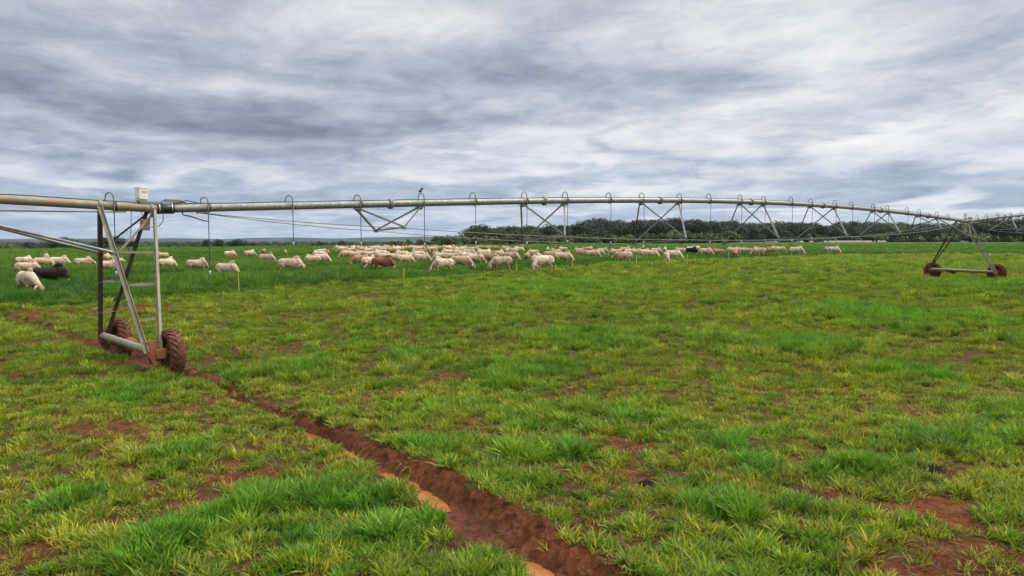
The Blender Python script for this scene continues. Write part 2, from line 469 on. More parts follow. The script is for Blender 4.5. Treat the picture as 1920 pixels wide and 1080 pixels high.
# ------------------------------------------------------------------ mesh helpers
def tag(o, label=None, cat=None, group=None, kind=None):
    if label: o['label'] = label
    if cat: o['category'] = cat
    if group: o['group'] = group
    if kind: o['kind'] = kind
    return o
def empty(name, loc, rz=0.0):
    o = bpy.data.objects.new(name, None)
    o.location = loc
    o.rotation_euler = (0, 0, rz)
    o.empty_display_size = .2
    COL.objects.link(o)
    return o
def np_mesh(name, verts, faces_flat, nper, mat=None, smooth=False):
    me = bpy.data.meshes.new(name)
    verts = np.asarray(verts, np.float32)
    faces_flat = np.asarray(faces_flat, np.int32).ravel()
    nf = len(faces_flat) // nper
    me.vertices.add(len(verts)); me.vertices.foreach_set('co', verts.ravel())
    me.loops.add(len(faces_flat)); me.loops.foreach_set('vertex_index', faces_flat)
    me.polygons.add(nf)
    me.polygons.foreach_set('loop_start', np.arange(nf, dtype=np.int32) * nper)
    if smooth: me.polygons.foreach_set('use_smooth', np.ones(nf, bool))
    me.update(calc_edges=True)
    if mat: me.materials.append(mat)
    return me
class MB:
    """collects shapes in world coordinates and links them as one mesh object"""
    def __init__(s):
        s.v = []; s.f = []; s.sm = []
    def _add(s, vs, fs, smooth=False):
        k = len(s.v)
        s.v += [Vector(p) for p in vs]
        s.f += [[i + k for i in f] for f in fs]
        s.sm += [smooth] * len(fs)
    def path(s, pts, r, n=8, closed_caps=True):
        pts = [Vector(p) for p in pts]
        rs = r if isinstance(r, (list, tuple)) else [r] * len(pts)
        vs, fs = [], []
        prev = None
        for i, p in enumerate(pts):
            a = pts[max(i - 1, 0)]; b = pts[min(i + 1, len(pts) - 1)]
            d = (b - a).normalized()
            if prev is None:
                q = d.cross(Vector((0, 0, 1)))
                if q.length < .1: q = d.cross(Vector((1, 0, 0)))
                q.normalize()
            else:
                q = (prev - d * prev.dot(d)).normalized()
            prev = q
            w_ = d.cross(q)
            for k in range(n):
                an = 2 * math.pi * k / n
                vs.append(p + (q * math.cos(an) + w_ * math.sin(an)) * rs[i])
        for i in range(len(pts) - 1):
            for k in range(n):
                fs.append([i * n + k, i * n + (k + 1) % n, (i + 1) * n + (k + 1) % n, (i + 1) * n + k])
        s._add(vs, fs, n > 5)
        if closed_caps:
            s._add(vs[:n], [list(range(n))[::-1]]); s._add(vs[-n:], [list(range(n))])
        return s
    def tube(s, a, b, r, n=8):
        return s.path([a, b], r, n)
    def prism(s, a, b, prof, up):
        """profile (list of 2d points) swept from a to b; 'up' fixes the second axis"""
        a, b = Vector(a), Vector(b)
        d = (b - a).normalized()
        x = d.cross(Vector(up)).normalized(); y = x.cross(d)
        n = len(prof)
        vs = [a + x * p + y * q for p, q in prof] + [b + x * p + y * q for p, q in prof]
        fs = [[i, (i + 1) % n, n + (i + 1) % n, n + i] for i in range(n)]
        fs += [list(range(n))[::-1], list(range(n, 2 * n))]
        return s._add(vs, fs) or s
    def angle(s, a, b, w_=.09, th=.012, up=(0, 0, 1), flip=1):
        prof = [(0, 0), (w_ * flip, 0), (w_ * flip, th), (th * flip, th), (th * flip, w_), (0, w_)]
        return s.prism(a, b, prof, up)
    def box(s, c, ax, ay, az, hx, hy, hz, bev=0.0):
        c = Vector(c); ax, ay, az = Vector(ax), Vector(ay), Vector(az)
        if bev <= 0:
            vs = [c + ax * hx * i + ay * hy * j + az * hz * k for i in (-1, 1) for j in (-1, 1) for k in (-1, 1)]
            fs = [[0, 1, 3, 2], [4, 6, 7, 5], [0, 4, 5, 1], [2, 3, 7, 6], [0, 2, 6, 4], [1, 5, 7, 3]]
            s._add(vs, fs); return s
        prof = []
        for cx_, cy_, a0 in ((hx - bev, hz - bev, 0), (-hx + bev, hz - bev, 90), (-hx + bev, -hz + bev, 180), (hx - bev, -hz + bev, 270)):
            for k in range(4):
                an = R(a0 + 30 * k)
                prof.append((cx_ + bev * math.cos(an), cy_ + bev * math.sin(an)))
        n = len(prof)
        rings = [(-hy, .85), (-hy + bev, 1), (hy - bev, 1), (hy, .85)]
        vs = []
        for yy, sc in rings:
            vs += [c + ax * (p * (1 if sc == 1 else (abs(p) - bev * .6) / abs(p))) + az * (q * (1 if sc == 1 else (abs(q) - bev * .6) / abs(q))) + ay * yy for p, q in prof]
        fs = []
        for i in range(3):
            fs += [[i * n + k, i * n + (k + 1) % n, (i + 1) * n + (k + 1) % n, (i + 1) * n + k] for k in range(n)]
        fs += [list(range(n))[::-1], list(range(3 * n, 4 * n))]
        s._add(vs, fs); return s
    def poly_plate(s, pts, nrm, th):
        nrm = Vector(nrm).normalized() * th / 2
        pts = [Vector(p) for p in pts]
        n = len(pts)
        vs = [p - nrm for p in pts] + [p + nrm for p in pts]
        fs = [[i, (i + 1) % n, n + (i + 1) % n, n + i] for i in range(n)] + [list(range(n))[::-1], list(range(n, 2 * n))]
        s._add(vs, fs); return s
    def lathe(s, c, ax, prof, n=20):
        """prof = [(distance along ax, radius)]"""
        ax = Vector(ax).normalized()
        q = ax.cross(Vector((0, 0, 1)))
        if q.length < .1: q = ax.cross(Vector((1, 0, 0)))
        q.normalize(); w_ = ax.cross(q); c = Vector(c)
        vs, fs = [], []
        for d, r in prof:
            for k in range(n):
                an = 2 * math.pi * k / n
                vs.append(c + ax * d + (q * math.cos(an) + w_ * math.sin(an)) * max(r, 1e-4))
        for i in range(len(prof) - 1):
            for k in range(n):
                fs.append([i * n + k, i * n + (k + 1) % n, (i + 1) * n + (k + 1) % n, (i + 1) * n + k])
        s._add(vs, fs, True); return s
    def build(s, name, mat, parent=None, base=None):
        me = bpy.data.meshes.new(name)
        if parent is not None and base is None:
            base = parent.get('_w', None)
            base = Vector(base) if base is not None else Vector((0, 0, 0))
        off = Vector(base) if base is not None else Vector((0, 0, 0))
        me.from_pydata([p - off for p in s.v], [], s.f)
        me.polygons.foreach_set('use_smooth', s.sm)
        me.materials.append(mat)
        me.update()
        o = bpy.data.objects.new(name, me)
        COL.objects.link(o)
        if parent is not None:
            o.parent = parent
        elif base is not None:
            o.location = off
        return o
BASE = {}
def thing(name, loc, label, cat, group=None):
    o = empty(name, loc)
    BASE[o.name] = Vector(loc)
    return tag(o, label, cat, group)
def part(mb, name, mat, parent, root):
    """parts and sub-parts keep the frame of their thing's base"""
    me = bpy.data.meshes.new(name)
    off = BASE[root.name]
    me.from_pydata([p - off for p in mb.v], [], mb.f)
    me.polygons.foreach_set('use_smooth', mb.sm)
    me.materials.append(mat)
    me.update()
    o = bpy.data.objects.new(name, me)
    COL.objects.link(o)
    o.parent = parent
    return o

# ------------------------------------------------------------------ ground sheet
def ground_sheet():
    th = np.concatenate([np.linspace(-math.pi, -1.0, 60, endpoint=False), np.linspace(-1.0, -.66, 60, endpoint=False),
                         np.linspace(-.66, .66, 640, endpoint=False), np.linspace(.66, 1.0, 60, endpoint=False), np.linspace(1.0, math.pi, 60, endpoint=False)])
    rs = [0.4, 1.0, 1.8, 2.8, 3.8]
    while rs[-1] < 22000:
        r = rs[-1]
        rs.append(r * (1.0035 if r < 20 else 1.008 if r < 60 else 1.014 if r < 600 else 1.035))
    rs = np.array(rs)
    nT, nR = len(th), len(rs)
    X = rs[:, None] * np.sin(th)[None]; Y = rs[:, None] * np.cos(th)[None]
    x, y = X.ravel(), Y.ravel()
    z = hgt(x, y)
    v = np.stack([x, y, z], 1)
    v = np.vstack([v, [[0, 0, H1(0, 0)]]])
    i = np.arange(nR - 1)[:, None] * nT; j = np.arange(nT)[None]; j2 = (j + 1) % nT
    q = np.stack([i + j, i + nT + j, i + nT + j2, i + j2], -1).reshape(-1, 4)
    q = q[:, ::-1]
    me = np_mesh('ground', v, q, 4, M['ground'], True)
    # colours
    r = np.hypot(v[:, 0], v[:, 1]); x, y = v[:, 0], v[:, 1]
    den, lu, band = field(x, y)
    ls = lush_side(x, y)
    soil = np.array([.165, .055, .019]); soild = np.array([.070, .021, .009])
    n = fbm(x, y, .6, 91, 3)[:, None]
    sc = soil * (1 - n) + soild * n
    thatch = np.array([.070, .048, .017])  # thatch darkened to carry the shade in gaps between grass clumps
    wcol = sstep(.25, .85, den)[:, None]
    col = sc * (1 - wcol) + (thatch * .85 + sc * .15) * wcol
    farshort = np.array([.070, .080, .020])
    f = sstep(40, 90, r)[:, None]
    col = col * (1 - f) + farshort * f
    lushc = np.array([.045, .105, .022]) * (1 - sstep(40, 160, r)[:, None]) + np.array([.060, .145, .026]) * sstep(40, 160, r)[:, None]
    nl = fbm(x, y, 30, 95, 3)[:, None]
    lushc = lushc * (.8 + .4 * nl)
    L = sstep(-.8, .8, ls)[:, None]
    col = col * (1 - L) + lushc * L
    # brown far pasture strip, right of centre
    t_ = x / np.maximum(y, 1)
    bs = (sstep(.10, .16, t_) * sstep(352, 372, y + 0 * x))[:, None]
    col = col * (1 - bs) + np.array([.15, .135, .06]) * bs
    # bare track by the far posts
    g1 = ground_at(1648, 475.5)
    bt = (sstep(59 - 4, 62, x) * (1 - sstep(80, 84, x)) * np.exp(-((y - np.interp(x, BX, BY) - 3) / 4.5) ** 2))[:, None]
    col = col * (1 - bt) + np.array([.12, .042, .028]) * bt
    # valley woodland and scrub
    beyond = np.where(y > 50, y - crest(np.clip(t_, -1.5, 1.5)), -99)
    vf = sstep(10, 60, beyond)[:, None]
    nv = fbm(x, y, 260, 97, 4)[:, None]
    vcol = np.array([.012, .022, .012]) * (1 - sstep(.60, .68, nv)) + np.array([.05, .07, .028]) * sstep(.60, .68, nv)
    col = col * (1 - vf) + vcol * vf
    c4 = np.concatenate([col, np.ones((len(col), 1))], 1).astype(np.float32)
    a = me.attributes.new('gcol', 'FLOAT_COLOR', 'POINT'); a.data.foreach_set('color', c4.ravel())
    d, p = track_dist(x, y)
    wet = np.exp(-(np.abs(d) / .35) ** 2) * (1 - sstep(30, 50, r))
    a = me.attributes.new('wet', 'FLOAT', 'POINT'); a.data.foreach_set('value', wet.astype(np.float32))
    o = bpy.data.objects.new('ground', me)
    COL.objects.link(o)
    tag(o, 'red soil and pasture reaching to the far ridges', None, None, 'structure')
ground_sheet()

def trackpoint(yy):
    for (ax, ay), (bx, by) in zip(TRACK[:-1], TRACK[1:]):
        if by <= yy <= ay:
            t = (ay - yy) / (ay - by)
            L = math.hypot(bx - ax, by - ay)
            return Vector((ax + (bx - ax) * t, yy, 0)), Vector(((bx - ax) / L, (by - ay) / L, 0))
def puddle(y0, y1, zrel, wid, label):
    pts_l, pts_r = [], []
    n = 40
    for i in range(n + 1):
        yy = y0 + (y1 - y0) * i / n
        p, d = trackpoint(yy)
        q = Vector((d.y, -d.x, 0))
        zc = HS(p.x, p.y) + zrel
        wv = wid * (math.sin(math.pi * min(max(i / n, .02), .98)) ** .35)
        pts_l.append(Vector((p.x, p.y, zc)) + q * wv); pts_r.append(Vector((p.x, p.y, zc)) - q * wv)
    me = bpy.data.meshes.new('puddle')
    me.from_pydata(pts_l + pts_r, [], [[i, i + 1, n + 2 + i, n + 1 + i] for i in range(n)])
    me.materials.append(M['water'])
    o = bpy.data.objects.new('puddle', me); COL.objects.link(o)
    tag(o, label, None, None, 'structure')
puddle(13.3, 11.5, -.168, .20, 'narrow orange puddle in the upper part of the wheel rut')
puddle(10.9, 9.3, -.178, .20, 'bright orange muddy puddle halfway along the wheel rut')
puddle(7.9, 7.2, -.19, .15, 'small orange puddle at the lower end of the wheel rut')
puddle(20.6, 18.6, -.15, .26, 'muddy orange water in the rut between the tower wheels')

# ------------------------------------------------------------------ grass
def blades(n, rad, h0, h1, wid, bend, spread, seg=3, seed=0, cone=.6):
    """a tuft as one mesh: n curved tapering blades"""
    g = np.random.default_rng(seed)
    ang = g.uniform(0, 2 * np.pi, n)
    rr = rad * np.sqrt(g.uniform(0, 1, n))
    bx, by = rr * np.cos(ang), rr * np.sin(ang)
    out = ang + g.normal(0, .7, n)
    h = g.uniform(h0, h1, n) * (1 - .35 * (rr / max(rad, 1e-3)) ** 2)
    lean = g.uniform(.05, 1, n) * spread * (.35 + cone * rr / max(rad, 1e-3))
    bd = g.uniform(.3, 1, n) * bend
    w = wid * g.uniform(.6, 1.25, n)
    face = out + g.normal(0, .5, n) + np.pi / 2
    verts = []
    prof = {3: [1.0, .95, .65, .06], 2: [1.0, .8, .06], 4: [1, 1, .85, .55, .05]}[seg]
    for s in range(seg + 1):
        t = s / seg
        an = lean + bd * t * t * .9
        # integrate roughly along the curve
        hx = h * (lean * t + bd * t * t * .55)
        hz_ = h * np.sqrt(np.clip(t * t - (lean * t * .5 + bd * t * t * .35) ** 2 * .8, .02 * t, None))
        cx_, cy_ = bx + hx * np.cos(out), by + hx * np.sin(out)
        ww = w * prof[s] * .5
        for sg_ in (-1, 1):
            verts.append(np.stack([cx_ + sg_ * ww * np.cos(face), cy_ + sg_ * ww * np.sin(face), hz_ - .01 * (s == 0)], 1))
    V = np.stack(verts, 1).reshape(-1, 3)
    nv = 2 * (seg + 1)
    F = []
    base = np.arange(n)[:, None] * nv
    for s in range(seg):
        F.append(np.concatenate([base + 2 * s, base + 2 * s + 1, base + 2 * s + 3, base + 2 * s + 2], 1))
    F = np.stack(F, 1).reshape(-1, 4)
    me = np_mesh('blade_tuft', V, F, 4, M['grass'], False)
    # each blade has its own hue: dry straw, yellowish, fresh
    k = g.uniform(0, 1, n)
    base_c = np.stack([np.interp(k, [0, .10, .3, .7, 1], [2.4, 1.7, 1.2, .85, .6]),
                       np.interp(k, [0, .10, .3, .7, 1], [1.5, 1.3, 1.2, .9, .6]),
                       np.interp(k, [0, .12, .3, .7, 1], [2.0, 1.2, 1.0, .9, 1.0]), np.ones(n)], 1)
    c = np.repeat(base_c, nv, 0).astype(np.float32)
    a = me.attributes.new('bl', 'FLOAT_COLOR', 'POINT'); a.data.foreach_set('color', c.ravel())
    return me

def scatter(name, protos, pts, rotz, tilt, scl, idx, tint, label):
    """one object: copies of the prototype meshes on points through geometry nodes"""
    pc = bpy.data.collections.new(name + '_kinds')
    for i, me in enumerate(protos):
        o = bpy.data.objects.new('%s_kind_%02d' % (name, i), me)
        pc.objects.link(o)
    me = bpy.data.meshes.new(name)
    n = len(pts)
    me.vertices.add(n); me.vertices.foreach_set('co', np.asarray(pts, np.float32).ravel())
    rot = np.stack([tilt[:, 0], tilt[:, 1], rotz], 1).astype(np.float32)
    a = me.attributes.new('rot', 'FLOAT_VECTOR', 'POINT'); a.data.foreach_set('vector', rot.ravel())
    a = me.attributes.new('scl', 'FLOAT_VECTOR', 'POINT'); a.data.foreach_set('vector', scl.astype(np.float32).ravel())
    a = me.attributes.new('idx', 'INT', 'POINT'); a.data.foreach_set('value', idx.astype(np.int32))
    t4 = np.concatenate([tint, np.ones((n, 1))], 1).astype(np.float32)
    a = me.attributes.new('tint', 'FLOAT_COLOR', 'POINT'); a.data.foreach_set('color', t4.ravel())
    o = bpy.data.objects.new(name, me); COL.objects.link(o)
    ng = bpy.data.node_groups.new(name, 'GeometryNodeTree')
    ng.interface.new_socket('Geometry', in_out='INPUT', socket_type='NodeSocketGeometry')
    ng.interface.new_socket('Geometry', in_out='OUTPUT', socket_type='NodeSocketGeometry')
    gi = ng.nodes.new('NodeGroupInput'); go = ng.nodes.new('NodeGroupOutput')
    iop = ng.nodes.new('GeometryNodeInstanceOnPoints')
    ci = ng.nodes.new('GeometryNodeCollectionInfo')
    ci.inputs['Collection'].default_value = pc
    ci.inputs['Separate Children'].default_value = True
    ci.inputs['Reset Children'].default_value = True
    def na(nm, ty):
        q = ng.nodes.new('GeometryNodeInputNamedAttribute'); q.data_type = ty
        q.inputs['Name'].default_value = nm
        return q.outputs['Attribute']
    ng.links.new(gi.outputs[0], iop.inputs['Points'])
    ng.links.new(ci.outputs[0], iop.inputs['Instance'])
    iop.inputs['Pick Instance'].default_value = True
    ng.links.new(na('idx', 'INT'), iop.inputs['Instance Index'])
    er = ng.nodes.new('FunctionNodeEulerToRotation')
    ng.links.new(na('rot', 'FLOAT_VECTOR'), er.inputs[0])
    ng.links.new(er.outputs[0], iop.inputs['Rotation'])
    ng.links.new(na('scl', 'FLOAT_VECTOR'), iop.inputs['Scale'])
    ng.links.new(iop.outputs[0], go.inputs[0])
    md = o.modifiers.new('scatter', 'NODES'); md.node_group = ng
    tag(o, label, None, None, 'stuff')
    return o

def wedge(y0, y1, per_m2, tmax=.86, power=1.0):
    """random points of a wedge in front of the camera"""
    area = tmax * (y1 ** 2 - y0 ** 2)
    n = int(area * per_m2)
    y = np.sqrt(rng.uniform(y0 ** 2, y1 ** 2, n))
    x = rng.uniform(-tmax, tmax, n) * y
    return x, y

C_YEL = np.array([.275, .278, .036]); C_GRN = np.array([.162, .250, .026]); C_LUSH = np.array([.100, .235, .022]); C_BRN = np.array([.20, .150, .045])
C_TALL = np.array([.044, .118, .020]); C_TALLY = np.array([.115, .205, .022])
def tints(x, y, lu, n, bare=None):
    k = fbm(x, y, 4.5, 101, 3); k2 = fbm(x, y, 1.1, 105, 2); k3 = rng.uniform(0, 1, n)
    yel = np.clip(sstep(.38, .66, .55 * k + .35 * k2 + .1 * k3) , 0, 1)[:, None]
    c = C_GRN * (1 - yel) + C_YEL * yel
    br = (sstep(.55, .85, .5 * k2 + .5 * k3) * .45)[:, None]
    c = c * (1 - br) + C_BRN * br
    l = np.clip(lu, 0, 1)[:, None]
    c = c * (1 - l) + (C_LUSH * (1 - .25 * yel) + C_GRN * .25 * yel) * l
    return c * rng.uniform(.7, 1.3, (n, 1))

near_protos = [blades(26, .085, .045, .115, .0155, 1.15, 1.1, 3, s) for s in range(5)] + \
              [blades(30, .10, .08, .175, .0185, 1.3, .95, 3, 20 + s) for s in range(4)] + \
              [blades(36, .12, .15, .30, .0215, 1.35, .9, 4, 40 + s) for s in range(4)]
def clumped(y0, y1, cen_m2, per, rad, tmax=.86, seed=0):
    """tufts gathered in clumps; returns tuft x, y, clump height, distance from the clump centre 0..1, outward direction, clump tone"""
    cx_, cy_ = wedge(y0, y1, cen_m2, tmax)
    den, lu, band = field(cx_, cy_)
    m = len(cx_)
    kk = rng.poisson(per * (.45 + 1.6 * lu + .6 * rng.uniform(0, 1, m)) * den)
    R_ = rad * rng.uniform(.55, 1.35, m) * (1 + .9 * lu)
    Hc = rng.uniform(.6, 1.2, m) * (.66 + .5 * fbm(cx_, cy_, 1.6, 131, 2) + .38 * lu)
    tone = rng.uniform(0, 1, m)
    k = np.repeat(np.arange(m), kk)
    n = len(k)
    a = rng.uniform(0, 2 * np.pi, n); r = np.sqrt(rng.uniform(0, 1, n))
    x = cx_[k] + R_[k] * r * np.cos(a); y = cy_[k] + R_[k] * r * np.sin(a)
    return x, y, Hc[k] * (1 - .45 * r * r), r, a, tone[k]
def clump_tints(x, y, lu, tone, r):
    n = len(x)
    k = fbm(x, y, 4.5, 101, 3); k2 = fbm(x, y, 1.1, 105, 2)
    yel = (np.clip(sstep(.34, .68, .42 * k + .25 * k2 + .33 * tone), 0, 1) * np.interp(y, [7, 13, 22, 60, 110], [1.0, .9, .55, .5, .8]))[:, None]
    c = C_GRN * (1 - yel) + C_YEL * yel
    br = (sstep(.62, .95, .35 * k2 + .3 * tone + .35 * rng.uniform(0, 1, n)) * .55)[:, None]
    c = c * (1 - br) + C_BRN * br
    l = np.clip(lu * 1.1 + .35 * (tone < .25), 0, 1)[:, None]
    c = c * (1 - l) + (C_LUSH * (1 - .25 * yel) + C_GRN * .25 * yel) * l
    dk = sstep(.70, .95, (tone * 7.3) % 1)[:, None]        # some clumps are a darker green
    c = c * (1 - dk * .45) + np.array([.045, .115, .020]) * dk * .45
    return c * rng.uniform(.78, 1.22, (n, 1)) * (.84 + .32 * ((tone * 13.7) % 1))[:, None]
def near_layer():
    x, y, hc, r, a, tone = clumped(4.5, 17, 10.5, 9.5, .15, 1.05)
    x2, y2 = wedge(4.5, 17, 22, 1.05)
    n2 = len(x2)
    nc = len(x)
    x = np.concatenate([x, x2]); y = np.concatenate([y, y2])
    hc = np.concatenate([hc, rng.uniform(.3, .6, n2)]); r = np.concatenate([r, np.full(n2, .5)])
    a = np.concatenate([a, rng.uniform(0, 6.28, n2)]); tone = np.concatenate([tone, rng.uniform(.3, 1, n2)])
    den, lu, band = field(x, y)
    keep = rng.uniform(0, 1, len(x)) < np.clip(den * 1.1, 0, 1)
    keep &= ~((band > .55) & (rng.uniform(0, 1, len(x)) < .9))
    x, y, lu, den, hc, r, a, tone = [q[keep] for q in (x, y, lu, den, hc, r, a, tone)]
    n = len(x)
    u = rng.uniform(0, 1, n)
    q = lu * .9 + .45 * (hc - .8) + .35 * (u - .5)
    idx = np.where(q > .72, 9 + rng.integers(0, 4, n), np.where(q > .10, 5 + rng.integers(0, 4, n), rng.integers(0, 5, n)))
    s = rng.uniform(.8, 1.2, n) * (.55 + .5 * hc)
    s = np.where(idx < 5, s * 1.15, np.where(idx > 8, s * .88, s))
    scl = np.stack([s * 1.05, s * 1.05, s * rng.uniform(.8, 1.1, n)], 1)
    tl = .45 * r
    # lean outwards from the clump centre
    tilt = np.stack([-np.sin(a) * tl, np.cos(a) * tl], 1) + rng.normal(0, .12, (n, 2))
    scatter('near_grass', near_protos, np.stack([x, y, hgt(x, y) - .004], 1), rng.uniform(0, 6.28, n), tilt, scl, idx, clump_tints(x, y, lu, tone, r) * np.interp(hc, [.3, .6, 1.1], [.80, .95, 1.06])[:, None], 'clumps of grazed yellow green grass covering the near field')  # tint darkens low tufts and lightens tall ones: clump shading in the colour
near_layer()
def litter_layer():
    """flattened dead stalks and tiny regrowth on the trampled soil"""
    x, y = wedge(5.5, 24, 26, .80)
    den, lu, band = field(x, y)
    d, p = track_dist(x, y)
    keep = (den < .9) & (rng.uniform(0, 1, len(x)) < np.where(band > .5, .22, .85)) & (np.abs(d) > .16)
    x, y = x[keep], y[keep]
    n = len(x)
    idx = rng.integers(0, 3, n)
    s = rng.uniform(.5, 1.15, n)
    scl = np.stack([s * 1.3, s * 1.3, s * .45], 1)
    k = rng.uniform(0, 1, n)[:, None]
    c = np.array([.20, .125, .055]) * (1 - k) + np.array([.13, .075, .035]) * k
    g = (rng.uniform(0, 1, n) < .3)[:, None]
    c = np.where(g, C_YEL * .8, c)
    scatter('dry_litter', [blades(16, .10, .04, .13, .009, 1.4, 1.9, 2, 200 + q) for q in range(3)], np.stack([x, y, hgt(x, y) - .003], 1), rng.uniform(0, 6.28, n), rng.normal(0, .2, (n, 2)), scl, idx, c, 'dead stalks and thin regrowth on the trampled soil')
litter_layer()
mid_protos = [blades(60, .17, .06, .16, .020, 1.0, 1.0, 2, 60 + s) for s in range(5)] + \
             [blades(66, .17, .12, .26, .024, 1.1, .9, 3, 70 + s) for s in range(4)]
def mid_layer():
    out = []
    for y0, y1, cm, per, rad, tm in ((16.2, 30, 4.4, 6.0, .25, .86), (30, 55, 2.2, 6.0, .36, .85), (55, 85, 1.3, 5.4, .52, .84), (85, 135, .70, 5.2, .80, .84)):
        out.append(clumped(y0, y1, cm, per, rad, tm))
    x, y, hc, r, a, tone = [np.concatenate([q[i] for q in out]) for i in range(6)]
    x2, y2 = wedge(16, 50, 4)
    n2 = len(x2)
    x = np.concatenate([x, x2]); y = np.concatenate([y, y2]); hc = np.concatenate([hc, rng.uniform(.3, .6, n2)]); r = np.concatenate([r, np.full(n2, .5)])
    a = np.concatenate([a, rng.uniform(0, 6.28, n2)]); tone = np.concatenate([tone, rng.uniform(.3, 1, n2)])
    den, lu, band = field(x, y)
    ls = lush_side(x, y)
    keep = (rng.uniform(0, 1, len(x)) < np.clip(den * 1.1, 0, 1)) & (ls < rng.uniform(-1.5, 1.5, len(x)))
    x, y, lu, den, hc, r, a, tone = [q[keep] for q in (x, y, lu, den, hc, r, a, tone)]
    n = len(x)
    q = lu * .9 + .45 * (hc - .8) + .35 * (rng.uniform(0, 1, n) - .5)
    idx = np.where(q > .18, 5 + rng.integers(0, 4, n), rng.integers(0, 5, n))
    s = rng.uniform(.8, 1.2, n) * (.5 + .5 * hc) * np.interp(y, [16, 30, 55, 90, 135], [.92, 1.15, 1.5, 2.1, 2.8])
    hs = np.interp(y, [16, 30, 55, 90, 135], [1.3, 1.3, 1.25, 1.05, .9])
    scl = np.stack([s, s, s * rng.uniform(.8, 1.1, n) * hs], 1)
    tl = .4 * r
    tilt = np.stack([-np.sin(a) * tl, np.cos(a) * tl], 1)
    scatter('grazed_grass', mid_protos, np.stack([x, y, hgt(x, y, False) - .01], 1), rng.uniform(0, 6.28, n), tilt, scl, idx, clump_tints(x, y, lu, tone, r) * np.interp(hc, [.3, .6, 1.1], [.68, .90, 1.08])[:, None], 'grazed yellow green grass of the middle field')  # same painted clump shading: low tufts darker, tall ones lighter
mid_layer()
tall_protos = [blades(80, .28, .36, .68, .032, .8, .65, 3, 80 + s) for s in range(5)] + \
              [blades(64, .50, .36, .62, .075, .75, .7, 2, 90 + s) for s in range(4)]
def tall_layer():
    xs, ys = [], []
    for y0, y1, d in ((22, 60, 9), (60, 100, 5.5), (100, 170, 2.2), (170, 360, .55)):
        a, b = wedge(y0, y1, d, .82)
        xs.append(a); ys.append(b)
    x, y = np.concatenate(xs), np.concatenate(ys)
    ls = lush_side(x, y)
    keep = (ls > rng.uniform(-1.2, 1.2, len(x))) & (y < crest(x / y) + 3)
    keep &= ~((x > 59) & (x < 82) & (np.abs(y - np.interp(x, BX, BY) - 3) < 3.5))
    x, y, ls = x[keep], y[keep], ls[keep]
    n = len(x)
    cl = fbm(x, y, 2.6, 121, 3); cl2 = fbm(x, y, 16, 123, 2)
    far = y > 100
    idx = np.where(far, 5 + rng.integers(0, 4, n), rng.integers(0, 5, n))
    s = rng.uniform(.8, 1.2, n) * np.interp(y, [22, 60, 100, 101, 170, 360], [1.0, 1.15, 1.4, 1.2, 1.5, 3.0])
    h = np.interp(cl, [.25, .75], [.5, 1.35]) / np.interp(y, [22, 60, 100, 101, 170, 360], [1.0, 1.1, 1.3, 1.1, 1.4, 2.6]) * (.35 + .65 * sstep(-1.0, 4.0, ls))
    scl = np.stack([s, s, s * np.maximum(h, .3)], 1)
    k = np.clip(sstep(.4, .7, .6 * cl2 + .4 * rng.uniform(0, 1, n)), 0, 1)[:, None]
    kf = sstep(80, 220, y)[:, None] * .45
    k = np.maximum(k, (1 - sstep(0, 4, ls))[:, None] * .5)
    c = C_TALL * (1 - k * .8) + C_TALLY * k * .8
    c = c * (1 - kf) + np.array([.095, .20, .032]) * kf
    c = c * rng.uniform(.8, 1.2, (n, 1)) * np.interp(cl, [.3, .7], [.65, 1.2])[:, None]
    scatter('tall_grass', tall_protos, np.stack([x, y, hgt(x, y, False) - .02], 1), rng.uniform(0, 6.28, n), rng.normal(0, .10, (n, 2)), scl, idx, c, 'tall lush green grass where the herd grazes')
tall_layer()

# ------------------------------------------------------------------ centre pivot irrigator
ZUP = Vector((0, 0, 1))
class Span:
    """frame of one span: s metres along the pipe, v metres sideways (towards the camera), z height"""
    def __init__(s, joint, ang, zfun):
        s.o = Vector((joint[0], joint[1], 0)); s.u = Vector((math.cos(R(ang)), math.sin(R(ang)), 0))
        s.v = Vector((s.u.y, -s.u.x, 0)); s.zf = zfun
    def p(s, a, b=0.0, z=0.0):
        q = s.o + s.u * a + s.v * b
        return Vector((q.x, q.y, z))
    def pipe(s, a):
        return s.p(a, 0, s.zf(a))
    def s_at(s, px):
        t = (px - 960) / FPX
        # pipe height is close to the horizon, so x/y is nearly t
        for _ in range(2):
            a = (t * s.o.y - s.o.x) / (s.u.x - t * s.u.y)
        return a

T1 = (-9.64, 20.0); L_SP = 53.1
MID_Z = lambda a: float(np.interp(a, [-1, 0, 1.2, 7.2, 13.8, 20.4, 27.2, 33.9, 40.4, 46.9, 53.1, 54], [4.15, 4.16, 4.20, 4.50, 4.82, 5.06, 5.21, 5.22, 5.13, 4.93, 4.66, 4.62]))
def smooth_z(f):
    c = np.polyfit(np.linspace(0, 53.1, 60), [f(a) for a in np.linspace(0, 53.1, 60)], 4)
    return lambda a: float(np.polyval(c, a))
MID_Z = smooth_z(MID_Z)
mid = Span(T1, 38.0, MID_Z)
T2p = mid.p(L_SP)
left = Span(T1, 45.5, lambda a: 4.16 + (-a) * .034 - a * a * .0007 if a > -30 else 4.6)
right = Span((T2p.x, T2p.y), 38.5, lambda a: 4.66 + .075 * a - .00115 * a * a)

PIPE_R = .112
def sagged(a, b, sag, n=10):
    a, b = Vector(a), Vector(b)
    return [a.lerp(b, i / n) - ZUP * sag * 4 * (i / n) * (1 - i / n) for i in range(n + 1)]

